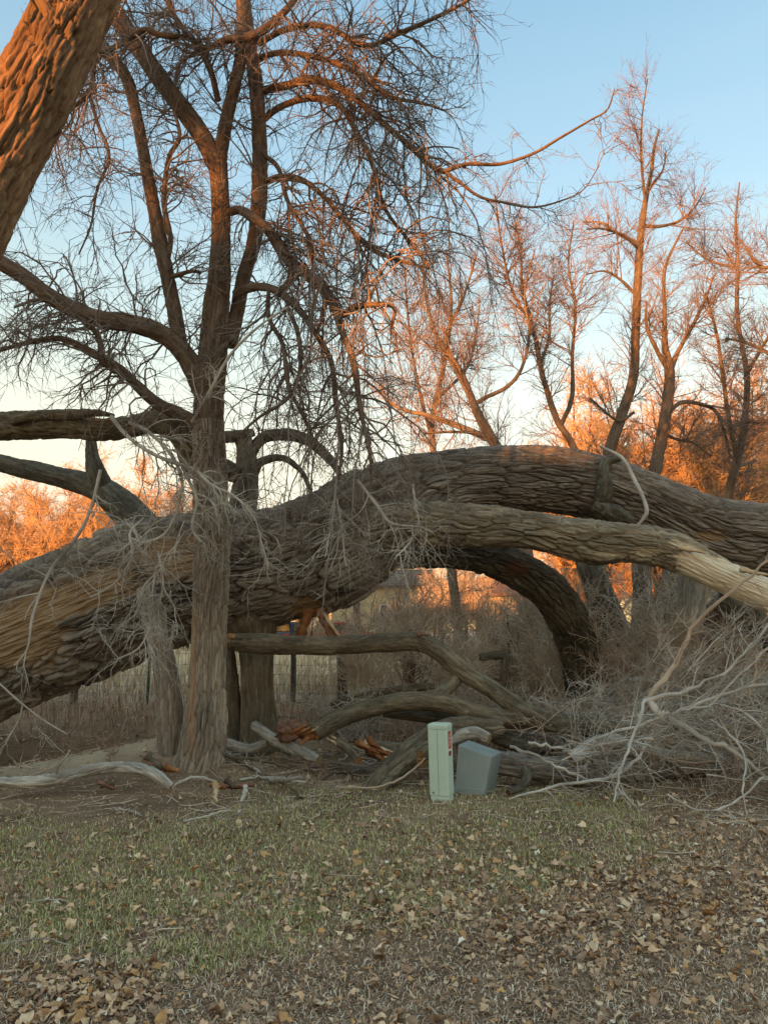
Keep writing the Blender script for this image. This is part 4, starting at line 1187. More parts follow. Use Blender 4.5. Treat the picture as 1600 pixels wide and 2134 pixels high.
# ------------------------------------------------------------------ shrubs and brush behind
def shrub(name, label, x, y, h, spread, n0, n1, n2, mat, group=None, trop=(0, 0, 0.05), r=0.018, lean=(0, 0)):
    z = float(gz(x, y))
    e = empty(name, (x, y, z))
    tag(e, label, "shrub", group)
    lines = []
    for k in range(n0):
        a = rng.uniform(0, 2 * math.pi)
        s = rng.uniform(0.2, 1.0) * spread
        hh = h * rng.uniform(0.6, 1.05)
        bx, by = x + rng.normal() * 0.12 * spread, y + rng.normal() * 0.12 * spread
        lines.append(np.array([[bx, by, z - 0.05, r], [bx + math.cos(a) * s * 0.35 + lean[0] * 0.3, by + math.sin(a) * s * 0.35, z + hh * 0.45, r * 0.8],
                               [bx + math.cos(a) * s * 0.8 + lean[0] * 0.7, by + math.sin(a) * s * 0.8, z + hh * 0.8, r * 0.5], [bx + math.cos(a) * s * 1.2 + lean[0], by + math.sin(a) * s * 1.2, z + hh * rng.uniform(0.85, 1.05), r * 0.25]]))
    s0 = from_lines(lines, 14)
    s0.P[:, 1:-1] += rng.normal(size=s0.P[:, 1:-1].shape) * 0.02
    s1 = spawn(s0, n1, (0.15, 1), (30, 70), (0.25 * h, 0.6 * h), 5, 0.24, trop, r * 0.6, 0.007, 0.6, z0=gz)
    s2 = spawn(s1, n2, (0.1, 1), (30, 70), (0.08 * h, 0.3 * h), 3, 0.26, trop, 0.008, 0.0055, 0.7, z0=gz)
    obj("stems", twig_mesh("stems", [(s0, 6)]), mat, e)["kind"] = "stuff"
    tag(obj("twigs", twig_mesh("twigs", [(s1, 3), (s2, 3)]), mat, e), kind="stuff")
    return e


for k, (px, d, h, sp, lab) in enumerate((
        (760, 13.0, 1.7, 1.0, "leafless shrub framed by the arch of the fallen trunk, nearest the stump"), (850, 14.5, 2.3, 1.2, "tall leafless shrub in front of the yellow house, under the arch"),
        (940, 13.2, 1.6, 1.1, "leafless shrub in the middle of the arch"), (1030, 14.5, 2.2, 1.2, "leafless shrub in front of the pale wall, under the arch"),
        (1120, 13.6, 1.7, 1.0, "leafless shrub in the crook of the dark curved limb"), (1290, 12.8, 1.4, 1.0, "low bush at the right of the dark curved limb"),
        (1390, 13.8, 2.2, 1.3, "twiggy bush below the stripped limb"), (1500, 12.6, 1.7, 1.2, "dense brown bush below the stripped limb, near the right edge"),
        (1580, 14.0, 2.4, 1.3, "tall bush at the right edge below the fallen trunk"), (1180, 15.5, 2.4, 1.2, "leafless shrub behind the foot of the dark limb"))):
    p = P(px, 1350, d)
    shrub("bare_shrub", lab, p[0], d, h, sp, 16, 240, 1700, M['twig_brown'] if k % 2 else M['twig_shrub'], "bare shrubs behind the fallen trunk")
for k, (px, d, lab) in enumerate(((740, 11.4, "low fan of dead twigs behind the level limb, left"), (860, 11.0, "dark clump of dead twigs behind the bend of the limb"), (960, 11.3, "dead twigs heaped right of the bending limb"),
                             (1090, 10.8, "dead twigs above the middle of the brush pile"), (1190, 10.6, "reddish dead twigs heaped right of centre"), (1320, 10.4, "dead twigs heaped behind the white limb"), (1460, 10.2, "dead twigs heaped at the right edge of the pile"))):
    p = P(px, 1400, d)
    shrub("twig_heap", lab, p[0], d, 0.75, 1.1, 18, 200, 900, M['twig_brown'] if k % 2 else M['twig_pale'], "heaps of dead twigs", trop=(0, 0, -0.06), r=0.011)
p = P(60, 1560, 8.3)
shrub("dead_sprig", "small dead sprig standing on the earth berm at left", P(235, 1560, 8.9)[0], 8.9, 0.45, 0.35, 4, 16, 40, M['twig_brown'], r=0.006)

# ------------------------------------------------------------------ trunks seen below the limb at right
for k, (lab, v, mt) in enumerate((
        ("dark trunk behind the foot of the curved limb", [(1290, 1420, 76, 15.5), (1282, 1360, 66, 15.5), (1272, 1300, 58, 15.5), (1248, 1240, 56, 15.4), (1228, 1180, 58, 15.3), (1222, 1120, 52, 15.3)], 'bark_dark'),
        ("slim grey trunk between the curved limb and the hollow snag", [(1346, 1410, 52, 16.2), (1345, 1340, 42, 16.2), (1340, 1260, 38, 16.2), (1336, 1180, 36, 16.2), (1330, 1110, 32, 16.2)], 'bark_back'),
        ("mossy trunk just left of the hollow snag", [(1376, 1410, 60, 17.0), (1380, 1340, 48, 17.0), (1390, 1270, 44, 17.0), (1400, 1200, 40, 17.0), (1404, 1120, 36, 17.0)], 'bark_back'),
        ("grey hollow snag hanging below the stripped limb", [(1448, 1170, 58, 11.6), (1444, 1220, 56, 11.6), (1440, 1270, 50, 11.6), (1438, 1305, 42, 11.6), (1446, 1322, 24, 11.6)], 'bark_grey'),
        ("leaning dark trunk under the stripped limb at right", [(1460, 1340, 66, 13.6), (1490, 1300, 74, 13.5), (1530, 1255, 82, 13.4), (1570, 1200, 84, 13.3), (1600, 1150, 80, 13.3)], 'bark_back'),
        ("dark hollow limb at the right edge below the stripped wood", [(1500, 1250, 60, 12.6), (1545, 1275, 62, 12.5), (1585, 1310, 56, 12.4), (1640, 1360, 50, 12.3)], 'bark_dark'))):
    ln = pxline(v)
    e = empty("background_trunk", ln[0, :3])
    tag(e, lab, "tree trunk", "trunks seen below the stripped limb")
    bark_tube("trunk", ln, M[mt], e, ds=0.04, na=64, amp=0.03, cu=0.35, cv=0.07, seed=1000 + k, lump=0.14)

# ------------------------------------------------------------------ background trees with their own outlines
BT = {
    "bare tree whose limbs fan out left of the arch crest": dict(d=19, base=(1120, 1400), main=[
        [(1120, 1400, 46), (1090, 1120, 38), (1060, 985, 32), (1030, 925, 28), (1000, 872, 25), (975, 815, 18), (935, 745, 13), (905, 690, 10), (885, 610, 7), (880, 540, 5)],
        [(1020, 915, 20), (965, 880, 17), (900, 845, 14), (850, 822, 11), (810, 790, 8), (790, 740, 6)],
        [(985, 845, 14), (1010, 830, 12), (1055, 808, 11), (1085, 770, 9), (1100, 700, 7), (1090, 620, 5), (1110, 530, 4)],
        [(985, 830, 14), (960, 780, 12), (925, 720, 10), (960, 640, 7), (985, 560, 5)],
        [(1030, 915, 10), (985, 905, 9), (930, 906, 7), (880, 912, 5)]]),
    "slender forked tree behind the crest of the fallen trunk": dict(d=20, base=(1260, 1400), main=[
        [(1260, 1400, 34), (1225, 1050, 26), (1195, 935, 19), (1160, 875, 17), (1135, 800, 14), (1122, 745, 13), (1112, 690, 11), (1088, 600, 8), (1085, 530, 6), (1070, 450, 4)],
        [(1168, 885, 13), (1190, 830, 12), (1190, 740, 9), (1195, 640, 7), (1180, 560, 5), (1190, 470, 3)],
        [(1125, 760, 9), (1150, 690, 8), (1155, 620, 6), (1170, 540, 4)],
        [(1110, 680, 8), (1060, 630, 7), (1030, 560, 5), (1010, 490, 4)]]),
    "tall straight tree with orange sunlit top, right of centre": dict(d=21, base=(1230, 1400), main=[
        [(1235, 1400, 50), (1245, 1080, 38), (1268, 945, 31), (1295, 865, 28), (1318, 790, 25), (1324, 690, 22), (1328, 590, 21), (1334, 490, 18), (1344, 420, 14), (1356, 360, 10), (1362, 310, 7), (1372, 270, 4)],
        [(1335, 510, 13), (1315, 460, 10), (1290, 400, 7), (1265, 365, 4)],
        [(1332, 520, 10), (1290, 505, 8), (1240, 505, 6), (1200, 520, 4)],
        [(1338, 470, 11), (1380, 462, 9), (1430, 440, 7), (1470, 400, 5), (1500, 350, 3)],
        [(1320, 610, 9), (1290, 585, 7), (1255, 570, 5), (1215, 580, 3)],
        [(1320, 860, 8), (1280, 880, 7), (1220, 840, 5)],
        [(1345, 420, 9), (1360, 380, 7), (1395, 330, 5), (1410, 275, 3)],
        [(1345, 430, 8), (1320, 370, 6), (1305, 310, 4), (1300, 265, 2.5)]]),
    "stout tree with a broken crown, second from the right": dict(d=20.5, base=(1330, 1400), main=[
        [(1330, 1400, 52), (1345, 1090, 40), (1364, 978, 33), (1380, 900, 31), (1392, 820, 29), (1394, 770, 26), (1385, 720, 16), (1384, 650, 11), (1385, 560, 8), (1420, 480, 5)],
        [(1394, 780, 16), (1415, 730, 12), (1450, 670, 10), (1480, 610, 7), (1500, 560, 4)],
        [(1390, 770, 13), (1365, 735, 11), (1340, 690, 8), (1335, 640, 5)],
        [(1385, 870, 11), (1420, 838, 11), (1470, 842, 10), (1500, 860, 8), (1520, 910, 7), (1530, 950, 5)],
        [(1385, 905, 9), (1430, 905, 8), (1480, 900, 6), (1540, 920, 4)]]),
    "slim tree near the right edge with upswept twigs": dict(d=22, base=(1500, 1400), main=[
        [(1500, 1400, 42), (1505, 1100, 30), (1518, 1025, 24), (1535, 960, 22), (1550, 880, 18), (1556, 790, 15), (1545, 720, 12), (1535, 650, 11), (1536, 550, 9), (1532, 460, 6), (1540, 380, 3)],
        [(1535, 950, 14), (1510, 880, 12), (1490, 800, 10), (1470, 720, 8), (1440, 640, 5)],
        [(1550, 790, 10), (1580, 720, 8), (1620, 650, 6)],
        [(1536, 560, 8), (1510, 500, 6), (1495, 420, 4)],
        [(1535, 560, 8), (1570, 500, 6), (1590, 420, 4)],
        [(1520, 1000, 10), (1570, 960, 9), (1640, 930, 7)]]),
    "bare tree half hidden at the far right edge": dict(d=19, base=(1720, 1400), main=[
        [(1720, 1400, 50), (1700, 1100, 40), (1690, 900, 32), (1680, 760, 26), (1690, 600, 20), (1700, 450, 14), (1710, 330, 6)],
        [(1685, 800, 16), (1630, 740, 12), (1580, 700, 9), (1540, 680, 6)],
        [(1690, 640, 14), (1630, 560, 10), (1590, 540, 7), (1560, 480, 4)],
        [(1690, 900, 14), (1630, 870, 10), (1560, 870, 6)]]),
    "small bare tree between the drooping crown and the fan limbs": dict(d=23, base=(960, 1400), main=[
        [(965, 1400, 30), (930, 1100, 22), (900, 900, 16), (925, 760, 12), (940, 640, 8), (930, 520, 4)],
        [(902, 920, 11), (870, 820, 9), (850, 720, 6), (840, 620, 4)],
        [(912, 830, 10), (980, 740, 8), (1010, 640, 6), (1030, 530, 4)]]),
}
for k, (lab, s) in enumerate(BT.items()):
    lines = [pxline([(q[0], q[1], q[2] * 0.78) for q in v], s['d']) for v in s['main']]
    for q in lines:   # spread the limbs in depth
        t = np.linspace(0, 1, len(q))
        q[:, 1] += (0 if q is lines[0] else rng.normal() * 1.2) * t
    e = empty("bare_tree", (lines[0][0, 0], s['d'], float(gz(lines[0][0, 0], s['d']))))
    lines[0][0, 2] = float(gz(lines[0][0, 0], s['d'])) - 0.1
    tag(e, lab, "tree", "bare trees behind the fallen trunk")
    for m_, q in enumerate(lines):
        bark_tube("trunk" if m_ == 0 else "limb", q, M['bark_back'], e, ds=0.08, na=24 if m_ == 0 else 10, amp=0.014 if m_ == 0 else 0.005, cu=0.3, cv=0.07, seed=1100 + 10 * k + m_, lump=0.06)
    t0 = from_lines(lines, 30)
    w = np.ones(len(lines))
    w[0] = 0.75
    t1 = spawn(t0, 150, (0.28, 1.0), (28, 65), (0.8, 3.0), 7, 0.11, (0, 0, 0.07), 0.018, 0.008, 0.5, w, lt=(1.3, 1.12))
    t1b = spawn(t0, 80, (0.22, 1.0), (45, 85), (0.6, 1.9), 7, 0.18, (0, 0, 0.03), 0.014, 0.008, 0.5, w, lt=(1.3, 1.0))
    t2 = spawn(t1, 900, (0.08, 1.0), (18, 45), (0.35, 1.25), 4, 0.16, (0, 0, 0.04), 0.009, 0.0055, 0.7, lt=(1.1, 0.7))
    t2b = spawn(t1b, 480, (0.1, 1.0), (25, 60), (0.3, 1.0), 4, 0.17, (0, 0, 0.03), 0.010, 0.0065, 0.7)
    t3 = spawn(t2, 2600, (0.1, 1.0), (20, 55), (0.2, 0.6), 2, 0.2, (0, 0, 0.04), 0.006, 0.0042, 0.8)
    t3b = spawn(t2b, 1500, (0.1, 1.0), (25, 60), (0.16, 0.5), 2, 0.2, (0, 0, 0.0), 0.0072, 0.005, 0.8)
    tag(obj("twigs", twig_mesh("twigs", [(t1, 5), (t1b, 4), (t2, 3), (t2b, 3), (t3, 3), (t3b, 3)]), M['twig_back'], e), kind="stuff")

# ------------------------------------------------------------------ far treeline catching the sun: three crowns, copied
protos = []
for k in range(2):
    h = 9.0
    ln = [np.array([[0, 0, -0.3, 0.22], [0.1, 0, 1.5, 0.18], [0.05 * k, 0.1, 3.5, 0.14], [0.2, 0, 6, 0.08], [0.1, 0, h, 0.02]])]
    for q in range(9):
        a = rng.uniform(0, 6.28)
        z0 = rng.uniform(1.0, 4.5)
        sp = rng.uniform(1.2, 2.6)
        ln.append(np.array([[0.05, 0, z0, 0.08], [math.cos(a) * sp * 0.5, math.sin(a) * sp * 0.5, z0 + 1.2, 0.055], [math.cos(a) * sp, math.sin(a) * sp, z0 + 2.8, 0.03], [math.cos(a) * sp * 1.2, math.sin(a) * sp * 1.2, min(h, z0 + 4.4), 0.012]]))
    f0 = from_lines(ln, 18)
    f1 = spawn(f0, 260, (0.2, 1), (25, 65), (0.8, 2.2), 7, 0.16, (0, 0, 0.08), 0.026, 0.013, 0.6)
    f2 = spawn(f1, 2200, (0.1, 1), (25, 60), (0.4, 1.2), 5, 0.18, (0, 0, 0.05), 0.020, 0.014, 0.7)
    f3 = spawn(f2, 8500, (0.1, 1), (25, 60), (0.2, 0.55), 2, 0.2, (0, 0, 0.03), 0.016, 0.012, 0.8)
    protos.append((twig_mesh("trunk", [(f0, 8)]), twig_mesh("crown", [(f1, 4), (f2, 3), (f3, 3)])))
far = []
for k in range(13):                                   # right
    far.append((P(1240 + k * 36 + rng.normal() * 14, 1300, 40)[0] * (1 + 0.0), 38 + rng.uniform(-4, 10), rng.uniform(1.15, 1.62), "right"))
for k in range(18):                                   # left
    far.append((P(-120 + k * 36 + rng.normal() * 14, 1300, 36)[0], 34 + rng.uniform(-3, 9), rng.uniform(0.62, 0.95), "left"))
for k in range(9):
    far.append((P(540 + k * 78 + rng.normal() * 14, 1300, 66)[0], 64 + rng.uniform(-3, 9), rng.uniform(0.7, 0.95), "middle"))
for px_, s_ in ((655, 0.28), (915, 0.42), (960, 0.48), (1000, 0.40), (735, 0.20), (800, 0.24), (860, 0.30), (1060, 0.26), (1110, 0.22), (1170, 0.3)):
    far.append((P(px_, 1300, 40)[0], 40 + rng.uniform(-2, 3), s_, "hedge"))
LAB = {"hedge": "small brown bare tree in front of the far houses, under the arch", "right": "sunlit orange tree in the treeline beyond the arch at right", "left": "sunlit orange tree in the treeline beyond the fallen trunk at left", "middle": "brown bare tree far off beyond the houses in the middle"}
for k, (x, y, s, side) in enumerate(far):
    e = empty("treeline_tree", (x, y, float(gz(x, y))))
    e.rotation_euler = (0, 0, rng.uniform(0, 6.28))
    e.scale = (s * 1.05, s * 1.05, s)
    tag(e, LAB[side], "tree", "treeline " + side)
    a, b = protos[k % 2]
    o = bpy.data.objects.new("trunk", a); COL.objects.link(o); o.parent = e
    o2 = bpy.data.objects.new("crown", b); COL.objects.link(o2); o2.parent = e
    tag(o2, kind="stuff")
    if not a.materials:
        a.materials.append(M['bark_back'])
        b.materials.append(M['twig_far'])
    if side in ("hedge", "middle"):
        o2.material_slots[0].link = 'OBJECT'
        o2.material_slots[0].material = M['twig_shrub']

# ------------------------------------------------------------------ fence
m_post = plain("green_steel", (0.03, 0.065, 0.045), 0.6)
m_wire = plain("wire", (0.20, 0.19, 0.18), 0.5, metal=0.4)
fe = empty("wire_fence", (P(300, 1470, 14)[0], 14, 0.3))
tag(fe, "wire mesh fence on thin posts running behind the fallen trunk", "fence")


def fz(x):
    return gz(x, np.full_like(np.asarray(x, float), 14.0))


def fpart(name, V, F, mat):
    mb = MB()
    mb.add(V, F)
    return mb


x0f, x1f = P(-250, 1400, 14)[0], P(1130, 1400, 14)[0]
wl = []
for hh in (0.05, 0.2, 0.35, 0.52, 0.7, 0.9, 1.1):
    xx = np.linspace(x0f, x1f, 40)
    wl.append(np.stack([xx, 14 + 0.02 * np.sin(xx * 3), fz(xx) + hh + 0.012 * np.sin(xx * 5 + hh * 9), np.full(40, 0.0035)], 1))
W0 = Br(np.array(wl)[..., :3], np.array(wl)[..., 3])
vl = []
for xx in np.arange(x0f, x1f, 0.13):
    z = float(fz(xx))
    vl.append([[xx + 0.008 * rng.normal(), 14.004, z + 0.03 + 0.107 * q * 10 / 3, 0.003] for q in range(4)])
vl = np.array(vl)
W1 = Br(vl[..., :3], vl[..., 3])
wo_ = obj("wire_mesh", twig_mesh("wire_mesh", [(W0, 4), (W1, 4)]), m_wire, fe)
tag(wo_, kind="stuff")
for k, (px, wdt, hh, mt) in enumerate(((38, 0.045, 1.25, m_post), (155, 0.12, 1.05, M['bark_dark']), (309, 0.05, 1.35, m_post), (712, 0.20, 1.0, M['bark_dark']), (1060, 0.04, 1.6, m_post), (610, 0.10, 1.0, M['bark_dark']))):
    xx = P(px, 1400, 14.06)[0]
    z = float(fz(xx))
    bark_tube("post", np.array([[xx, 14.06 + wdt / 2, z - 0.1, wdt / 2], [xx + 0.01, 14.06 + wdt / 2, z + hh * 0.5, wdt / 2], [xx, 14.06 + wdt / 2, z + hh, wdt / 2]]), mt, fe, ds=0.08, na=10, amp=0.004, cu=0.3, cv=0.04, seed=1300 + k)

# ------------------------------------------------------------------ pedestal (pale green) and grey box
m_green = plain("pedestal_green", (0.54, 0.645, 0.51), 0.45, 0.4, var=0.05)
m_seam = plain("seam_dark", (0.10, 0.16, 0.11), 0.7)
m_bolt = plain("bolt_metal", (0.30, 0.36, 0.30), 0.4, metal=0.5)
m_red = plain("sticker_red", (0.55, 0.085, 0.055), 0.5)
m_white = plain("sticker_white", (0.80, 0.76, 0.70), 0.5)
m_dkred = plain("sticker_dark", (0.20, 0.02, 0.02), 0.5)
DP = 7.8
pb = P(921, 1668, DP)
ped = empty("utility_pedestal", (pb[0], DP, 0.0))
ped.rotation_euler = (0, math.radians(-1.4), math.radians(-23))
tag(ped, "pale green plastic utility pedestal with a red sticker, standing on the grass", "pedestal")
WX, WY = 0.20, 0.175
HP = float(P(921, 1508, DP)[2])


def chamfer(w, d, c):
    return [(-w / 2 + c, -d / 2), (w / 2 - c, -d / 2), (w / 2, -d / 2 + c), (w / 2, d / 2 - c), (w / 2 - c, d / 2), (-w / 2 + c, d / 2), (-w / 2, d / 2 - c), (-w / 2, -d / 2 + c)]


MB().prism(chamfer(WX * 0.93, WY * 0.93, 0.012), 'z', -0.15, 0.055).build("base", m_green, ped, 0.003)
MB().prism(chamfer(WX, WY, 0.014), 'z', 0.057, HP - 0.045).build("cover", m_green, ped, 0.004)
cap = MB()
c0, c1 = chamfer(WX + 0.006, WY + 0.006, 0.015), chamfer(WX * 0.90, WY * 0.86, 0.02)
n_ = 8
cap.add([(x, y, HP - 0.043) for x, y in c0] + [(x, y, HP - 0.008) for x, y in c0] + [(x, y, HP + 0.006) for x, y in c1],
        [list(range(8))[::-1], list(range(16, 24))] + [[i, (i + 1) % 8, 8 + (i + 1) % 8, 8 + i] for i in range(8)] + [[8 + i, 8 + (i + 1) % 8, 16 + (i + 1) % 8, 16 + i] for i in range(8)])
cap.build("cap", m_green, ped, 0.003)
MB().box(-0.0015, 0.0015, -WY / 2 - 0.0012, -WY / 2 + 0.002, 0.06, HP - 0.046).build("seam", m_seam, ped)
MB().cyl((-0.055, 0.085), 0.011, 'y', -WY / 2 - 0.006, -WY / 2 + 0.002, 10).build("bolt", m_bolt, ped)
stk = MB().box(WX / 2 - 0.001, WX / 2 + 0.0012, -0.052, 0.035, HP - 0.235, HP - 0.068).build("sticker", m_red, ped)
MB().box(WX / 2 - 0.001, WX / 2 + 0.0012, -0.045, 0.025, HP - 0.300, HP - 0.255).build("sticker_foot", m_dkred, ped)
MB().box(WX / 2 - 0.001, WX / 2 + 0.0010, -0.048, 0.030, HP - 0.254, HP - 0.237).build("sticker_band", m_white, ped)
let = MB()
zz = HP - 0.100
for k, hgt in enumerate((0.016, 0.015, 0.012, 0.016, 0.013, 0.012, 0.015)):
    let.box(WX / 2 + 0.001, WX / 2 + 0.0020, -0.030, -0.024, zz - hgt * 0.8, zz)
    if k % 2 == 0:
        let.box(WX / 2 + 0.001, WX / 2 + 0.0020, -0.0235, 0.008, zz - 0.004, zz)
    if k % 3 != 1:
        let.box(WX / 2 + 0.001, WX / 2 + 0.0020, 0.0085, 0.014, zz - hgt * 0.8, zz)
    if k % 3 == 1:
        let.box(WX / 2 + 0.001, WX / 2 + 0.0020, -0.0235, 0.012, zz - hgt * 0.8, zz - hgt * 0.8 + 0.004)
    zz -= hgt + 0.0025
tag(let.build("lettering", m_white, stk), kind="stuff")

m_grey = noise_mat("box_grey", [(0.3, (0.24, 0.27, 0.245)), (0.7, (0.32, 0.345, 0.315))], 3.5, 0.6, bump=0.15, bscale=60, spec=0.3)
bx = P(985, 1652, 8.1)
gb = empty("utility_box", (bx[0], 8.1, 0.0))
tag(gb, "tilted blue grey plastic utility box beside the green pedestal", "utility box")
ZB = -0.05


def gp(px, py, d):
    p = P(px, py, d)
    return (p[0] - bx[0], p[1] - 8.1, p[2])


# front face, slanting lid, right side: a tapered hood leaning to the right
fr = [gp(946, 1652, 8.14), gp(1006, 1655, 8.0), gp(1024, 1577, 8.02), gp(954, 1552, 8.18)]
bk = [gp(950, 1640, 8.55), gp(1030, 1642, 8.40), gp(1046, 1567, 8.40), gp(976, 1542, 8.56)]
for q in (0, 1):
    fr[q] = (fr[q][0], fr[q][1], -0.06)
    bk[q] = (bk[q][0], bk[q][1], -0.06)
hood = MB().add(fr + bk, [[0, 1, 2, 3], [1, 5, 6, 2], [5, 4, 7, 6], [4, 0, 3, 7], [3, 2, 6, 7], [0, 4, 5, 1]])
hood.build("hood", m_grey, gb, 0.012)
skirt = [tuple(np.array(v) * np.array([1.0, 1, 1]) + np.array([0, -0.015, 0])) for v in (fr[0], fr[1])]
mbs = MB()
a_, b_, c_, d_ = np.array(fr[0]), np.array(fr[1]), np.array(bk[1]), np.array(bk[0])
cen = (a_ + b_ + c_ + d_) / 4
lo = [tuple(cen + (q - cen) * 1.035) for q in (a_, b_, c_, d_)]
hi = [tuple(np.array(q) + np.array([0, 0, 0.12])) for q in lo]
mbs.add(lo + hi, [[0, 1, 5, 4], [1, 2, 6, 5], [2, 3, 7, 6], [3, 0, 4, 7], [4, 5, 6, 7], [3, 2, 1, 0]])
mbs.build("skirt", m_grey, gb, 0.008)

# ------------------------------------------------------------------ far houses and vehicles
m_yel = plain("yellow_siding", (0.62, 0.50, 0.28), 0.8, var=0.06)
m_crm = plain("cream_siding", (0.52, 0.46, 0.31), 0.8, var=0.06)
m_roof = plain("roof_shingle", (0.17, 0.12, 0.095), 0.95, 0.02)
m_trim = plain("white_trim", (0.72, 0.70, 0.66), 0.6)
m_glass = plain("dark_glass", (0.03, 0.035, 0.045), 0.1, 0.6)
m_brown = plain("brown_door", (0.16, 0.10, 0.07), 0.7)


def house(name, label, pxa, pxb, d, eave_px, depth, mat, wins, doors, roofh=1.2):
    xa, xb = P(pxa, 1300, d)[0], P(pxb, 1300, d)[0]
    ez = P(800, eave_px, d)[2]
    z = float(gz((xa + xb) / 2, d))
    e = empty(name, ((xa + xb) / 2, d, z))
    tag(e, label, "house")
    w = (xb - xa) / 2
    MB().box(-w, w, 0, depth, -0.3, ez - z).build("wall", mat, e)
    MB().box(-w - 0.02, w + 0.02, -0.03, -0.004, -0.3, 0.55).build("skirting", m_trim, e)
    r = MB().prism([(-0.4, ez - z - 0.1), (depth / 2, ez - z + roofh), (depth + 0.4, ez - z - 0.1), (depth + 0.4, ez - z + 0.08), (depth / 2, ez - z + roofh + 0.16), (-0.4, ez - z + 0.08)], 'x', -w - 0.3, w + 0.3)
    r.build("roof", m_roof, e)
    for (a, b, y0, y1) in wins:
        A = P(a, 1300, d)[0] - (xa + xb) / 2
        B_ = P(b, 1300, d)[0] - (xa + xb) / 2
        z0, z1 = P(800, y1, d)[2] - z, P(800, y0, d)[2] - z
        f = MB().box(A - 0.08, B_ + 0.08, -0.05, -0.005, z0 - 0.08, z1 + 0.08).build("window", m_trim, e)
        MB().box(A, B_, -0.06, -0.048, z0, z1).build("pane", m_glass, f)
    for (a, b, y0, y1) in doors:
        A = P(a, 1300, d)[0] - (xa + xb) / 2
        B_ = P(b, 1300, d)[0] - (xa + xb) / 2
        z0, z1 = P(800, y1, d)[2] - z, P(800, y0, d)[2] - z
        MB().box(A, B_, -0.06, -0.005, z0, z1).build("door", m_brown, e)
    return e


house("far_house", "small yellow house seen through the twigs under the arch", 690, 900, 50, 1222, 7, m_yel, ((793, 806, 1262, 1296), (822, 838, 1262, 1296)), ((736, 750, 1256, 1330),))
house("far_house", "cream house seen behind the dark curved limb", 1020, 1290, 48, 1240, 7, m_crm, ((1150, 1175, 1270, 1300), (1225, 1245, 1270, 1300)), ((1200, 1214, 1268, 1345),))

m_tyre = plain("tyre", (0.03, 0.03, 0.03), 0.9)
m_tail = plain("tail_lamp", (0.6, 0.03, 0.03), 0.3)


def car(name, label, px, d, mat, L_=4.4, W=1.8, H=1.5, rot=0.0, tall=False):
    x = P(px, 1300, d)[0]
    e = empty(name, (x, d, float(gz(x, d))))
    e.rotation_euler = (0, 0, rot)
    tag(e, label, "car")
    l = L_ / 2
    MB().prism([(-l, 0.35), (l, 0.35), (l, 0.75), (l * 0.9, 0.88), (l * 0.5, 0.95), (-l * 0.92, 0.95), (-l, 0.85)], 'y', -W / 2, W / 2).build("body", mat, e, 0.04)
    t = -0.9 if tall else -0.75
    MB().prism([(l * t, 0.94), (l * 0.45, 0.94), (l * 0.2, H), (l * (t + 0.12), H)], 'y', -W / 2 + 0.09, W / 2 - 0.09).build("cabin", mat, e, 0.04)
    for s in (-1, 1):
        y = s * (W / 2 - 0.085)
        MB().prism([(l * (t + 0.08), 0.99), (l * 0.36, 0.99), (l * 0.17, H - 0.1), (l * (t + 0.16), H - 0.1)], 'y', y - 0.012, y + 0.012).build("window", m_glass, e)
        for xx in (-l * 0.62, l * 0.62):
            MB().cyl((xx, 0.33), 0.33, 'y', s * W / 2 - 0.12, s * W / 2 + 0.02, 18).build("wheel", m_tyre, e)
        MB().box(-l - 0.015, -l + 0.02, s * W / 2 * 0.75 - 0.18, s * W / 2 * 0.75 + 0.18, 0.62, 0.82).build("tail_lamp", m_tail, e)
    MB().prism([(-W / 2 * 0.75, 1.0), (W / 2 * 0.75, 1.0), (W / 2 * 0.68, H - 0.1), (-W / 2 * 0.68, H - 0.1)], 'x', l * t - 0.02, l * t + 0.2).build("rear_window", m_glass, e)
    return e


car("parked_car", "small dark blue car with red tail lamps beside the stump, far off", 604, 52, plain("car_blue", (0.02, 0.028, 0.05), 0.3, 0.5), rot=math.radians(75), H=1.6)
car("parked_car", "red car parked in front of the yellow house", 722, 46, plain("car_red", (0.42, 0.03, 0.03), 0.3, 0.5), rot=math.radians(20))
car("parked_van", "white van with dark windows in front of the cream house", 1085, 44, plain("car_white", (0.6, 0.6, 0.58), 0.3, 0.5), L_=5.0, W=2.0, H=2.0, rot=math.radians(170), tall=True)

# unseen houses and trees added behind the viewer to cast shade over the yard
def off_house(label, q, Lb, length, ridge, width=9.0):
    n = N_Q
    pos = SUN_DIR * Lb + n * q
    e = empty("sun_block_house", (pos[0], pos[1], 0))
    e.rotation_euler = (0, 0, math.atan2(n[1], n[0]))
    tag(e, label, "house")
    w = width / 2
    ev = ridge - 1.6
    MB().box(-length / 2, length / 2, -w, w, -0.3, ev).build("wall", m_crm, e)
    MB().prism([(-w - 0.4, ev - 0.15), (0, ridge - 0.15), (w + 0.4, ev - 0.15), (w + 0.4, ev + 0.02), (0, ridge), (-w - 0.4, ev + 0.02)], 'x', -length / 2 - 0.3, length / 2 + 0.3).build("roof", m_roof, e)
    for s in range(3):
        x = -length / 3 + s * length / 3
        f = MB().box(x - 0.6, x + 0.6, -w - 0.06, -w - 0.005, 1.0, 2.3).build("window", m_trim, e)
        MB().box(x - 0.5, x + 0.5, -w - 0.07, -w - 0.055, 1.1, 2.2).build("pane", m_glass, f)
    return e


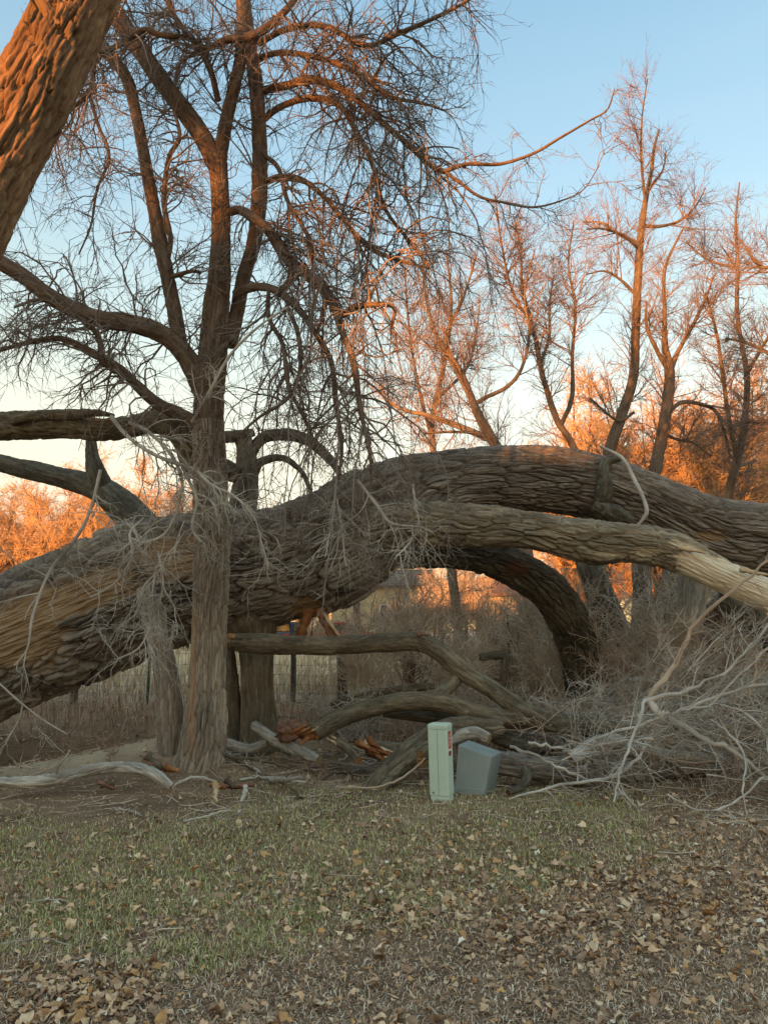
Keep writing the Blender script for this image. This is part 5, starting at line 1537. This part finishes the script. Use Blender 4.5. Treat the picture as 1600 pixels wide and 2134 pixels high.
off_house("tall unseen cream house added behind the viewer to shade the yard", -4.0, 33.6, 16.4, 9.6)
off_house("low unseen cream house added between the two tall houses to shape their shade", 5.0, 44.0, 9.0, 8.15)
off_house("second tall unseen cream house added behind the viewer to shade the upright tree", 10.9, 34.0, 10.2, 9.3)
off_house("unseen cream house added beyond the left edge to shade the fence", 24.6, 35.2, 17.4, 7.7)
for lab_, q_, L_, sc_ in (("unseen bare tree added behind the viewer to dim the sun on the upright tree", 7.6, 17, (0.62, 0.62, 1.2)),):  # added out of view to weaken the sun on the upright tree
    pos = SUN_DIR * L_ + N_Q * q_
    e = empty("sun_block_tree", (pos[0], pos[1], 0))
    e.scale = sc_
    tag(e, lab_, "tree")
    for nm, me_ in zip(("trunk", "crown"), protos[int(L_) % 2]):
        o = bpy.data.objects.new(nm, me_); COL.objects.link(o); o.parent = e
        if nm == "crown":
            tag(o, kind="stuff")

pos = SUN_DIR * 17 + N_Q * 6.4  # another unseen tree, crown set high to keep sun off the upright tree
e = empty("sun_block_tree", (pos[0], pos[1], 0))
tag(e, "tall unseen tree added behind the viewer, its high crown shading the upright tree", "tree")
tl_ = [np.array([[pos[0], pos[1], -0.2, 0.22], [pos[0] + 0.1, pos[1], 4, 0.17], [pos[0], pos[1], 8.0, 0.13], [pos[0], pos[1], 13, 0.03]])]
for q_ in range(14):
    a_ = q_ / 14 * 6.283
    z_ = 8.2 + 0.25 * q_ % 2.5
    sp_ = rng.uniform(1.8, 3.4)
    tl_.append(np.array([[pos[0], pos[1], z_, 0.07], [pos[0] + math.cos(a_) * sp_ * 0.5, pos[1] + math.sin(a_) * sp_ * 0.5, z_ + 0.5, 0.05], [pos[0] + math.cos(a_) * sp_, pos[1] + math.sin(a_) * sp_, z_ + 1.2, 0.02]]))
y0_ = from_lines(tl_, 16)
y1_ = spawn(Br(y0_.P[1:], y0_.R[1:]), 420, (0.1, 1), (30, 80), (0.8, 2.2), 6, 0.15, (0, 0, 0.12), 0.03, 0.016, 0.6)
y2_ = spawn(y1_, 900, (0.1, 1), (30, 70), (0.3, 0.9), 3, 0.15, (0, 0, 0.06), 0.018, 0.012, 0.6)
obj("trunk", twig_mesh("trunk", [(Br(y0_.P[:1], y0_.R[:1]), 10)]), M['bark_back'], e)
tag(obj("crown", twig_mesh("crown", [(Br(y0_.P[1:], y0_.R[1:]), 6), (y1_, 4), (y2_, 3)]), M['twig_back'], e), kind="stuff")

# ------------------------------------------------------------------ ground cover: grass, litter, leaves, sticks
def greenness(x, y):
    px, py = topx(x, y, np.zeros_like(x))
    n = fbm(x * 1.6, y * 1.6, None, 61, 4)
    n2 = fbm(x * 0.7, y * 0.7, None, 71, 3)
    top = sstep(1612, 1660, py - 0.10 * np.maximum(0, 560 - px))                     # grass starts below the debris
    lim = 1950 + 55 * np.exp(-((px - 480) / 330) ** 2) - 175 * sstep(820, 1480, px) + 40 * n2 * 3
    bot = sstep(lim + 60, lim - 70, py + 130 * n)
    leftb = sstep(-100, 130, px + (py - 1690) * 1.1 + 150 * n)
    right = sstep(1520, 1330, px + 120 * n + 0.15 * (1800 - py))
    leftdirt = 1 - sstep(500, 380, px + 110 * n) * sstep(1745, 1690, py + 45 * n)
    n5 = fbm(x * 7.0, y * 7.0, None, 67, 3)
    return np.clip(top * bot * right * leftdirt * (0.92 + 1.0 * n + 1.7 * n5), 0, 1)


def blades(n, y0, y1, pw, hrange, wrange, lean, colf, keep):
    y = (y0 ** (1 - pw) + rng.random(n) * (y1 ** (1 - pw) - y0 ** (1 - pw))) ** (1 / (1 - pw))
    x = (rng.random(n) * 2 - 1) * (0.56 * y + 1.4)
    k = rng.random(n) < keep(x, y)
    x, y = x[k], y[k]
    n = len(x)
    z = gz(x, y)
    h = rng.uniform(*hrange, n) * (0.8 + 0.4 * rng.random(n))
    w = rng.uniform(*wrange, n) * (0.7 + y / 11)
    a = rng.random(n) * 2 * math.pi
    le = np.clip(rng.normal(lean, 0.22, n), 0.05, 1.45)
    d = np.stack([np.cos(a), np.sin(a), np.zeros(n)], 1)
    s = np.stack([-np.sin(a), np.cos(a), np.zeros(n)], 1) * (w / 2)[:, None]
    # random facing: twist the blade's width about its axis
    b = np.stack([x, y, z - 0.004], 1)
    up = np.array([0, 0, 1.0])
    m1 = b + (d * np.sin(le * 0.6)[:, None] + up * np.cos(le * 0.6)[:, None]) * (h * 0.5)[:, None]
    tp = m1 + (d * np.sin(np.minimum(le * 1.5, 1.75))[:, None] + up * np.cos(np.minimum(le * 1.5, 1.75))[:, None]) * (h * 0.5)[:, None]
    tp[:, 2] = np.maximum(tp[:, 2], z + 0.004)
    V = np.stack([b - s, b + s, m1 + s * 0.8, m1 - s * 0.8, tp], 1).reshape(-1, 3)
    o = np.arange(n)[:, None] * 5
    Q = o + np.array([[0, 1, 2, 3]])
    T = o + np.array([[3, 2, 4]])
    c = colf(x, y, n)
    return V, Q, T, np.repeat(c, 5, axis=0)


def col_green(x, y, n):
    g = greenness(x, y)
    t = rng.random(n)[:, None]
    base = np.array([0.17, 0.21, 0.06]) * (1 - t) + np.array([0.70, 0.62, 0.28]) * t
    dry = np.array([0.74, 0.60, 0.36]) * (0.7 + 0.5 * rng.random(n))[:, None]
    pd = (rng.random(n) < 0.16 + 0.42 * (1 - g))[:, None]
    return np.where(pd, dry, base) * (0.7 + 0.55 * rng.random(n))[:, None]


def col_dry(x, y, n):
    t = rng.random(n)[:, None]
    u = rng.random(n)[:, None]
    c = np.array([0.30, 0.18, 0.11]) * (1 - t) + np.array([0.84, 0.60, 0.40]) * t
    c = np.where(u > 0.86, np.array([[0.88, 0.76, 0.56]]), c)
    c = np.where(u < 0.25, np.array([[0.13, 0.08, 0.05]]), c)
    dirt = sstep(520, 330, topx(x, y, 0 * x)[0]) * sstep(1760, 1680, topx(x, y, 0 * x)[1])
    return c * (0.8 + 0.4 * rng.random(n))[:, None] * (1 - 0.2 * dirt)[:, None]


V, Q, T, C = blades(290000, 2.4, 9.6, 1.7, (0.024, 0.060), (0.0030, 0.0052), 0.75, col_green, lambda x, y: greenness(x, y) * 0.95)
o = obj("grass", mesh("grass", V, Q, T, smooth=True, attrs={"col": C}), M['grass'])
tag(o, "short green lawn grass mixed with dry blades across the yard", "grass", kind="stuff")


def keep_dry(x, y):
    g = greenness(x, y)
    px, py = topx(x, y, 0 * x)
    dirt = sstep(460, 330, px) * sstep(1740, 1690, py)
    return np.clip(1.0 - 0.72 * g, 0, 1) * (1 - 0.7 * dirt) * (y < 9.2)


V, Q, T, C = blades(150000, 2.4, 10.5, 1.8, (0.025, 0.065), (0.0026, 0.0052), 1.25, col_dry, keep_dry)
o = obj("dry_grass", mesh("dry_grass", V, Q, T, smooth=True, attrs={"col": C}), M['grass'])
tag(o, "trampled brown dead grass covering the foreground", "dry grass", kind="stuff")


# weeds beyond, brown dead undergrowth
def col_weed(x, y, n):
    t = rng.random(n)[:, None]
    return (np.array([0.32, 0.205, 0.13]) * (1 - t) + np.array([0.70, 0.51, 0.34]) * t) * (0.8 + 0.4 * rng.random(n))[:, None]


def keep_weed(x, y):
    right = sstep(-0.6, 1.6, x)
    back = sstep(11.5, 13.5, y)
    return np.clip(0.06 + 0.5 * right * sstep(9.5, 11, y) + 0.9 * back, 0, 1) * (0.55 + 0.6 * fbm(x * 1.2, y * 1.2, None, 81, 3) + 0.2)


V, Q, T, C = blades(45000, 9.6, 22, 1.2, (0.12, 0.42), (0.004, 0.008), 0.5, col_weed, keep_weed)
o = obj("dead_weeds", mesh("dead_weeds", V, Q, T, attrs={"col": C}), M['grass'])
tag(o, "brown dead weeds and undergrowth behind the logs and fence", "weeds", kind="stuff")


def col_field(x, y, n):
    t = rng.random(n)[:, None]
    return (np.array([0.48, 0.38, 0.23]) * (1 - t) + np.array([0.78, 0.66, 0.46]) * t)


V, Q, T, C = blades(15000, 15, 46, 1.2, (0.25, 0.6), (0.012, 0.024), 0.4, col_field, lambda x, y: 0.9 + 0 * x)
o = obj("dry_field", mesh("dry_field", V, Q, T, attrs={"col": C}), M['grass'])
tag(o, "pale straw coloured dry field beyond the fence", "dry grass", kind="stuff")


# leaves
def leaf_shape(seed):
    g = np.random.default_rng(seed)
    out = [(0, -0.5), (0.24, -0.48), (0.46, -0.26), (0.45, -0.02), (0.30, 0.20), (0.13, 0.40), (0, 0.66), (-0.14, 0.40), (-0.31, 0.20), (-0.46, -0.02), (-0.45, -0.26), (-0.23, -0.48)]
    out = [(x * (1 + 0.2 * g.normal()), y * (1 + 0.14 * g.normal())) for x, y in out]
    mid = [(0.03 * g.normal(), -0.25), (0.03 * g.normal(), 0.0), (0.03 * g.normal(), 0.28)]
    P2 = np.array(out + mid)
    asp = g.uniform(0.6, 1.05)
    k = g.uniform(0.6, 3.4) * (1 if g.random() < 0.75 else -1)      # curl about the midrib
    k2 = g.normal() * 0.9
    x, y = P2[:, 0] * asp, P2[:, 1]
    xx = np.sin(k * x) / k
    z = (1 - np.cos(k * x)) / k + k2 * 0.4 * y ** 2 + 0.6 * g.normal() * x * y + 0.06 * g.normal(size=len(P2))
    V = np.column_stack([xx, y * (1 - 0.1 * abs(k2)), z])
    V[:, 2] -= V[:, 2].min()
    T = [[0, 1, 12], [1, 2, 12], [2, 3, 12], [3, 13, 12], [3, 4, 13], [4, 14, 13], [4, 5, 14], [5, 6, 14], [6, 7, 14], [7, 8, 14], [8, 13, 14], [8, 9, 13], [9, 12, 13], [9, 10, 12], [10, 11, 12], [11, 0, 12]]
    return V, np.array(T)


SH = [leaf_shape(s) for s in range(14)]
LC = {"pale tan": (0.74, 0.53, 0.32), "buff": (0.66, 0.43, 0.25), "orange brown": (0.56, 0.30, 0.12), "dull brown": (0.38, 0.23, 0.135), "whitish": (0.78, 0.68, 0.52)}


def leaf_pos(n):
    xs_, ys_ = [], []
    while len(xs_) < n:
        px = rng.uniform(-420, 2020, 4000)
        py = 1625 + (2290 - 1625) * rng.random(4000) ** 0.95
        d = EYE * FPX / np.maximum(py - HORIZON, 1) * (cT ** 0)
        # distance to the ground along the ray
        b = (CY - py) / FPX
        dy, dz = cT - b * sT, sT + b * cT
        t = -EYE / dz
        x, y = (px - CX) / FPX * t, dy * t
        n1 = fbm(x * 1.5, y * 1.5, None, 91, 3)
        den = np.where(py > 1960, 0.10, 0.20)
        den = den + 1.0 * sstep(820, 1050, px + 160 * n1) * np.exp(-((py - 1885 - 0.02 * (1300 - px)) / 85) ** 2)
        den = den + 0.55 * sstep(1250, 1450, px) * np.exp(-((py - 1760) / 60) ** 2)
        den = den + 0.42 * np.exp(-((px - 700) / 420) ** 2 - ((py - 1850) / 75) ** 2)
        den = den + 1.0 * np.exp(-((px - 190) / 120) ** 2 - ((py - 2085) / 50) ** 2)
        den = den + 0.3 * np.exp(-((px - 900) / 500) ** 2 - ((py - 1760) / 55) ** 2)
        den = den * (0.65 + 1.1 * np.clip(n1 + 0.25, 0, 1))
        den = den * np.where(py < 1700, 0.55, 1) * np.where((px < 420) & (py < 1740), 0.35, 1)
        k = rng.random(4000) < den
        xs_ += list(x[k])
        ys_ += list(y[k])
    return np.array(xs_[:n]), np.array(ys_[:n])


NL = 9500
lx, ly = leaf_pos(NL)
size = np.clip(rng.lognormal(math.log(0.031), 0.42, NL), 0.011, 0.075)
px_size = size / ly
order = np.argsort(-px_size)
cols = list(LC)
cprob = np.array([0.11, 0.32, 0.11, 0.44, 0.02])
leaf_mesh = {}
for ci, cn_ in enumerate(cols):
    for si, (V, T) in enumerate(SH):
        c = np.array(LC[cn_])[None] * (0.62 + 0.6 * np.random.default_rng(si).random((len(V), 1)))
        m_ = mesh("leaf", V, tris=T, smooth=True, attrs={"col": c})
        m_.materials.append(M['leaf'])
        leaf_mesh[(cn_, si)] = m_


def leaf_rot(k):
    return rng.normal(0, 0.42), rng.normal(0, 0.42), rng.random() * 6.283


side_name = lambda x: "at left" if x < -0.6 else ("at right" if x > 0.9 else "in the middle")
for r_, k in enumerate(order[:300]):
    cn_ = cols[rng.choice(5, p=cprob)]
    o = bpy.data.objects.new("fallen_leaf", leaf_mesh[(cn_, int(rng.integers(14)))])
    COL.objects.link(o)
    rx, ry, rz = leaf_rot(k)
    o.location = (lx[k], ly[k], float(gz(lx[k], ly[k])) + 0.012 + 0.014 * rng.random())
    o.rotation_euler = (rx, ry, rz)
    o.scale = (size[k],) * 3
    near = "near" if ly[k] < 4.2 else "further back"
    s_ = side_name(lx[k])
    tag(o, f"{cn_} fallen leaf lying on the ground {s_}, {near}", "leaf", f"{cn_} leaves {s_} {near}")
Vs, Ts, Cs, n0 = [], [], [], 0
from mathutils import Euler
for k in order[300:]:
    V, T = SH[int(rng.integers(14))]
    Rm = np.array(Euler(leaf_rot(k)).to_matrix())
    W = (V * size[k]) @ Rm.T + np.array([lx[k], ly[k], float(gz(lx[k], ly[k])) + 0.008 + 0.016 * rng.random()])
    Vs.append(W)
    Ts.append(T + n0)
    n0 += len(V)
    Cs.append(np.tile(np.array(LC[cols[rng.choice(5, p=cprob)]]) * rng.uniform(0.75, 1.2), (len(V), 1)))
# leaf litter in the ditch and under the pile
nd = 2800
lx2, ly2 = rng.uniform(-7, 6, nd), rng.uniform(8.8, 15.5, nd)
for k in range(nd):
    V, T = SH[int(rng.integers(14))]
    Rm = np.array(Euler(leaf_rot(k)).to_matrix())
    W = (V * rng.uniform(0.03, 0.075)) @ Rm.T + np.array([lx2[k], ly2[k], float(gz(lx2[k], ly2[k])) + 0.01])
    Vs.append(W)
    Ts.append(T + n0)
    n0 += len(V)
    Cs.append(np.tile(np.array(LC[cols[rng.choice(5, p=[0.12, 0.25, 0.1, 0.5, 0.03])]]) * rng.uniform(0.6, 1.0), (len(V), 1)))
nc = 32000
yc_ = (2.8 ** -0.7 + rng.random(nc) * (9.5 ** -0.7 - 2.8 ** -0.7)) ** (1 / -0.7)
xc_ = (rng.random(nc) * 2 - 1) * (0.56 * yc_ + 1.7)
gk = rng.random(nc) < 1.0 - 0.75 * greenness(xc_, yc_)
xc_, yc_ = xc_[gk], yc_[gk]
nc = len(xc_)
zc_ = gz(xc_, yc_) + 0.006 + 0.012 * rng.random(nc)
sz_ = rng.uniform(0.005, 0.016, nc)
ct = np.stack([xc_, yc_, zc_], 1)
d1 = rng.normal(size=(nc, 3)) * np.array([1, 1, 0.45]) * sz_[:, None]
d2 = rng.normal(size=(nc, 3)) * np.array([1, 1, 0.45]) * sz_[:, None] * 0.6
CV = np.stack([ct - d1, ct + d2, ct + d1, ct - d2 * 0.8], 1).reshape(-1, 3)
CV[:, 2] = np.maximum(CV[:, 2], np.repeat(zc_, 4) - 0.004)
o4 = np.arange(nc)[:, None] * 4
Vs.append(CV)
Ts.append(np.vstack([o4 + np.array([[0, 1, 2]]), o4 + np.array([[0, 2, 3]])]) + n0)
pal = np.array([LC["buff"], LC["dull brown"], LC["orange brown"], (0.20, 0.125, 0.08), LC["pale tan"]])
Cs.append(np.repeat(pal[rng.choice(5, nc, p=[0.3, 0.3, 0.08, 0.24, 0.08])] * rng.uniform(0.7, 1.2, (nc, 1)), 4, axis=0))
n0 += len(CV)
o = obj("leaf_litter", mesh("leaf_litter", np.vstack(Vs), tris=np.vstack(Ts), attrs={"col": np.vstack(Cs)}), M['leaf'])
tag(o, "small dry leaves and crumbled leaf litter scattered over the ground", "leaf litter", kind="stuff")

# small sticks and chips
ns = 2200
sx, sy = rng.uniform(-5.5, 5.5, ns), 3.0 + 9.5 * rng.random(ns) ** 0.75
pxx, pyy = topx(sx, sy, 0 * sx)
kp = rng.random(ns) < np.where(pyy < 1720, 1.0, 0.10)
sx, sy = sx[kp], sy[kp]
ns = len(sx)
a = rng.random(ns) * 6.283
ln_ = rng.uniform(0.05, 0.38, ns)
pp = []
for t in (-0.5, 0, 0.5):
    xx = sx + np.cos(a) * ln_ * t + (rng.normal(size=ns) * 0.02)
    yy = sy + np.sin(a) * ln_ * t + (rng.normal(size=ns) * 0.02)
    pp.append(np.stack([xx, yy, gz(xx, yy) + 0.012 + 0.02 * rng.random(ns)], 1))
br = Br(np.stack(pp, 1), np.tile(rng.uniform(0.0018, 0.0045, ns)[:, None], (1, 3)))
o = obj("twig_litter", twig_mesh("twig_litter", [(br, 4)]), M['twig_shrub'])
tag(o, "small broken twigs littered over the bare earth and grass", "twigs", kind="stuff")
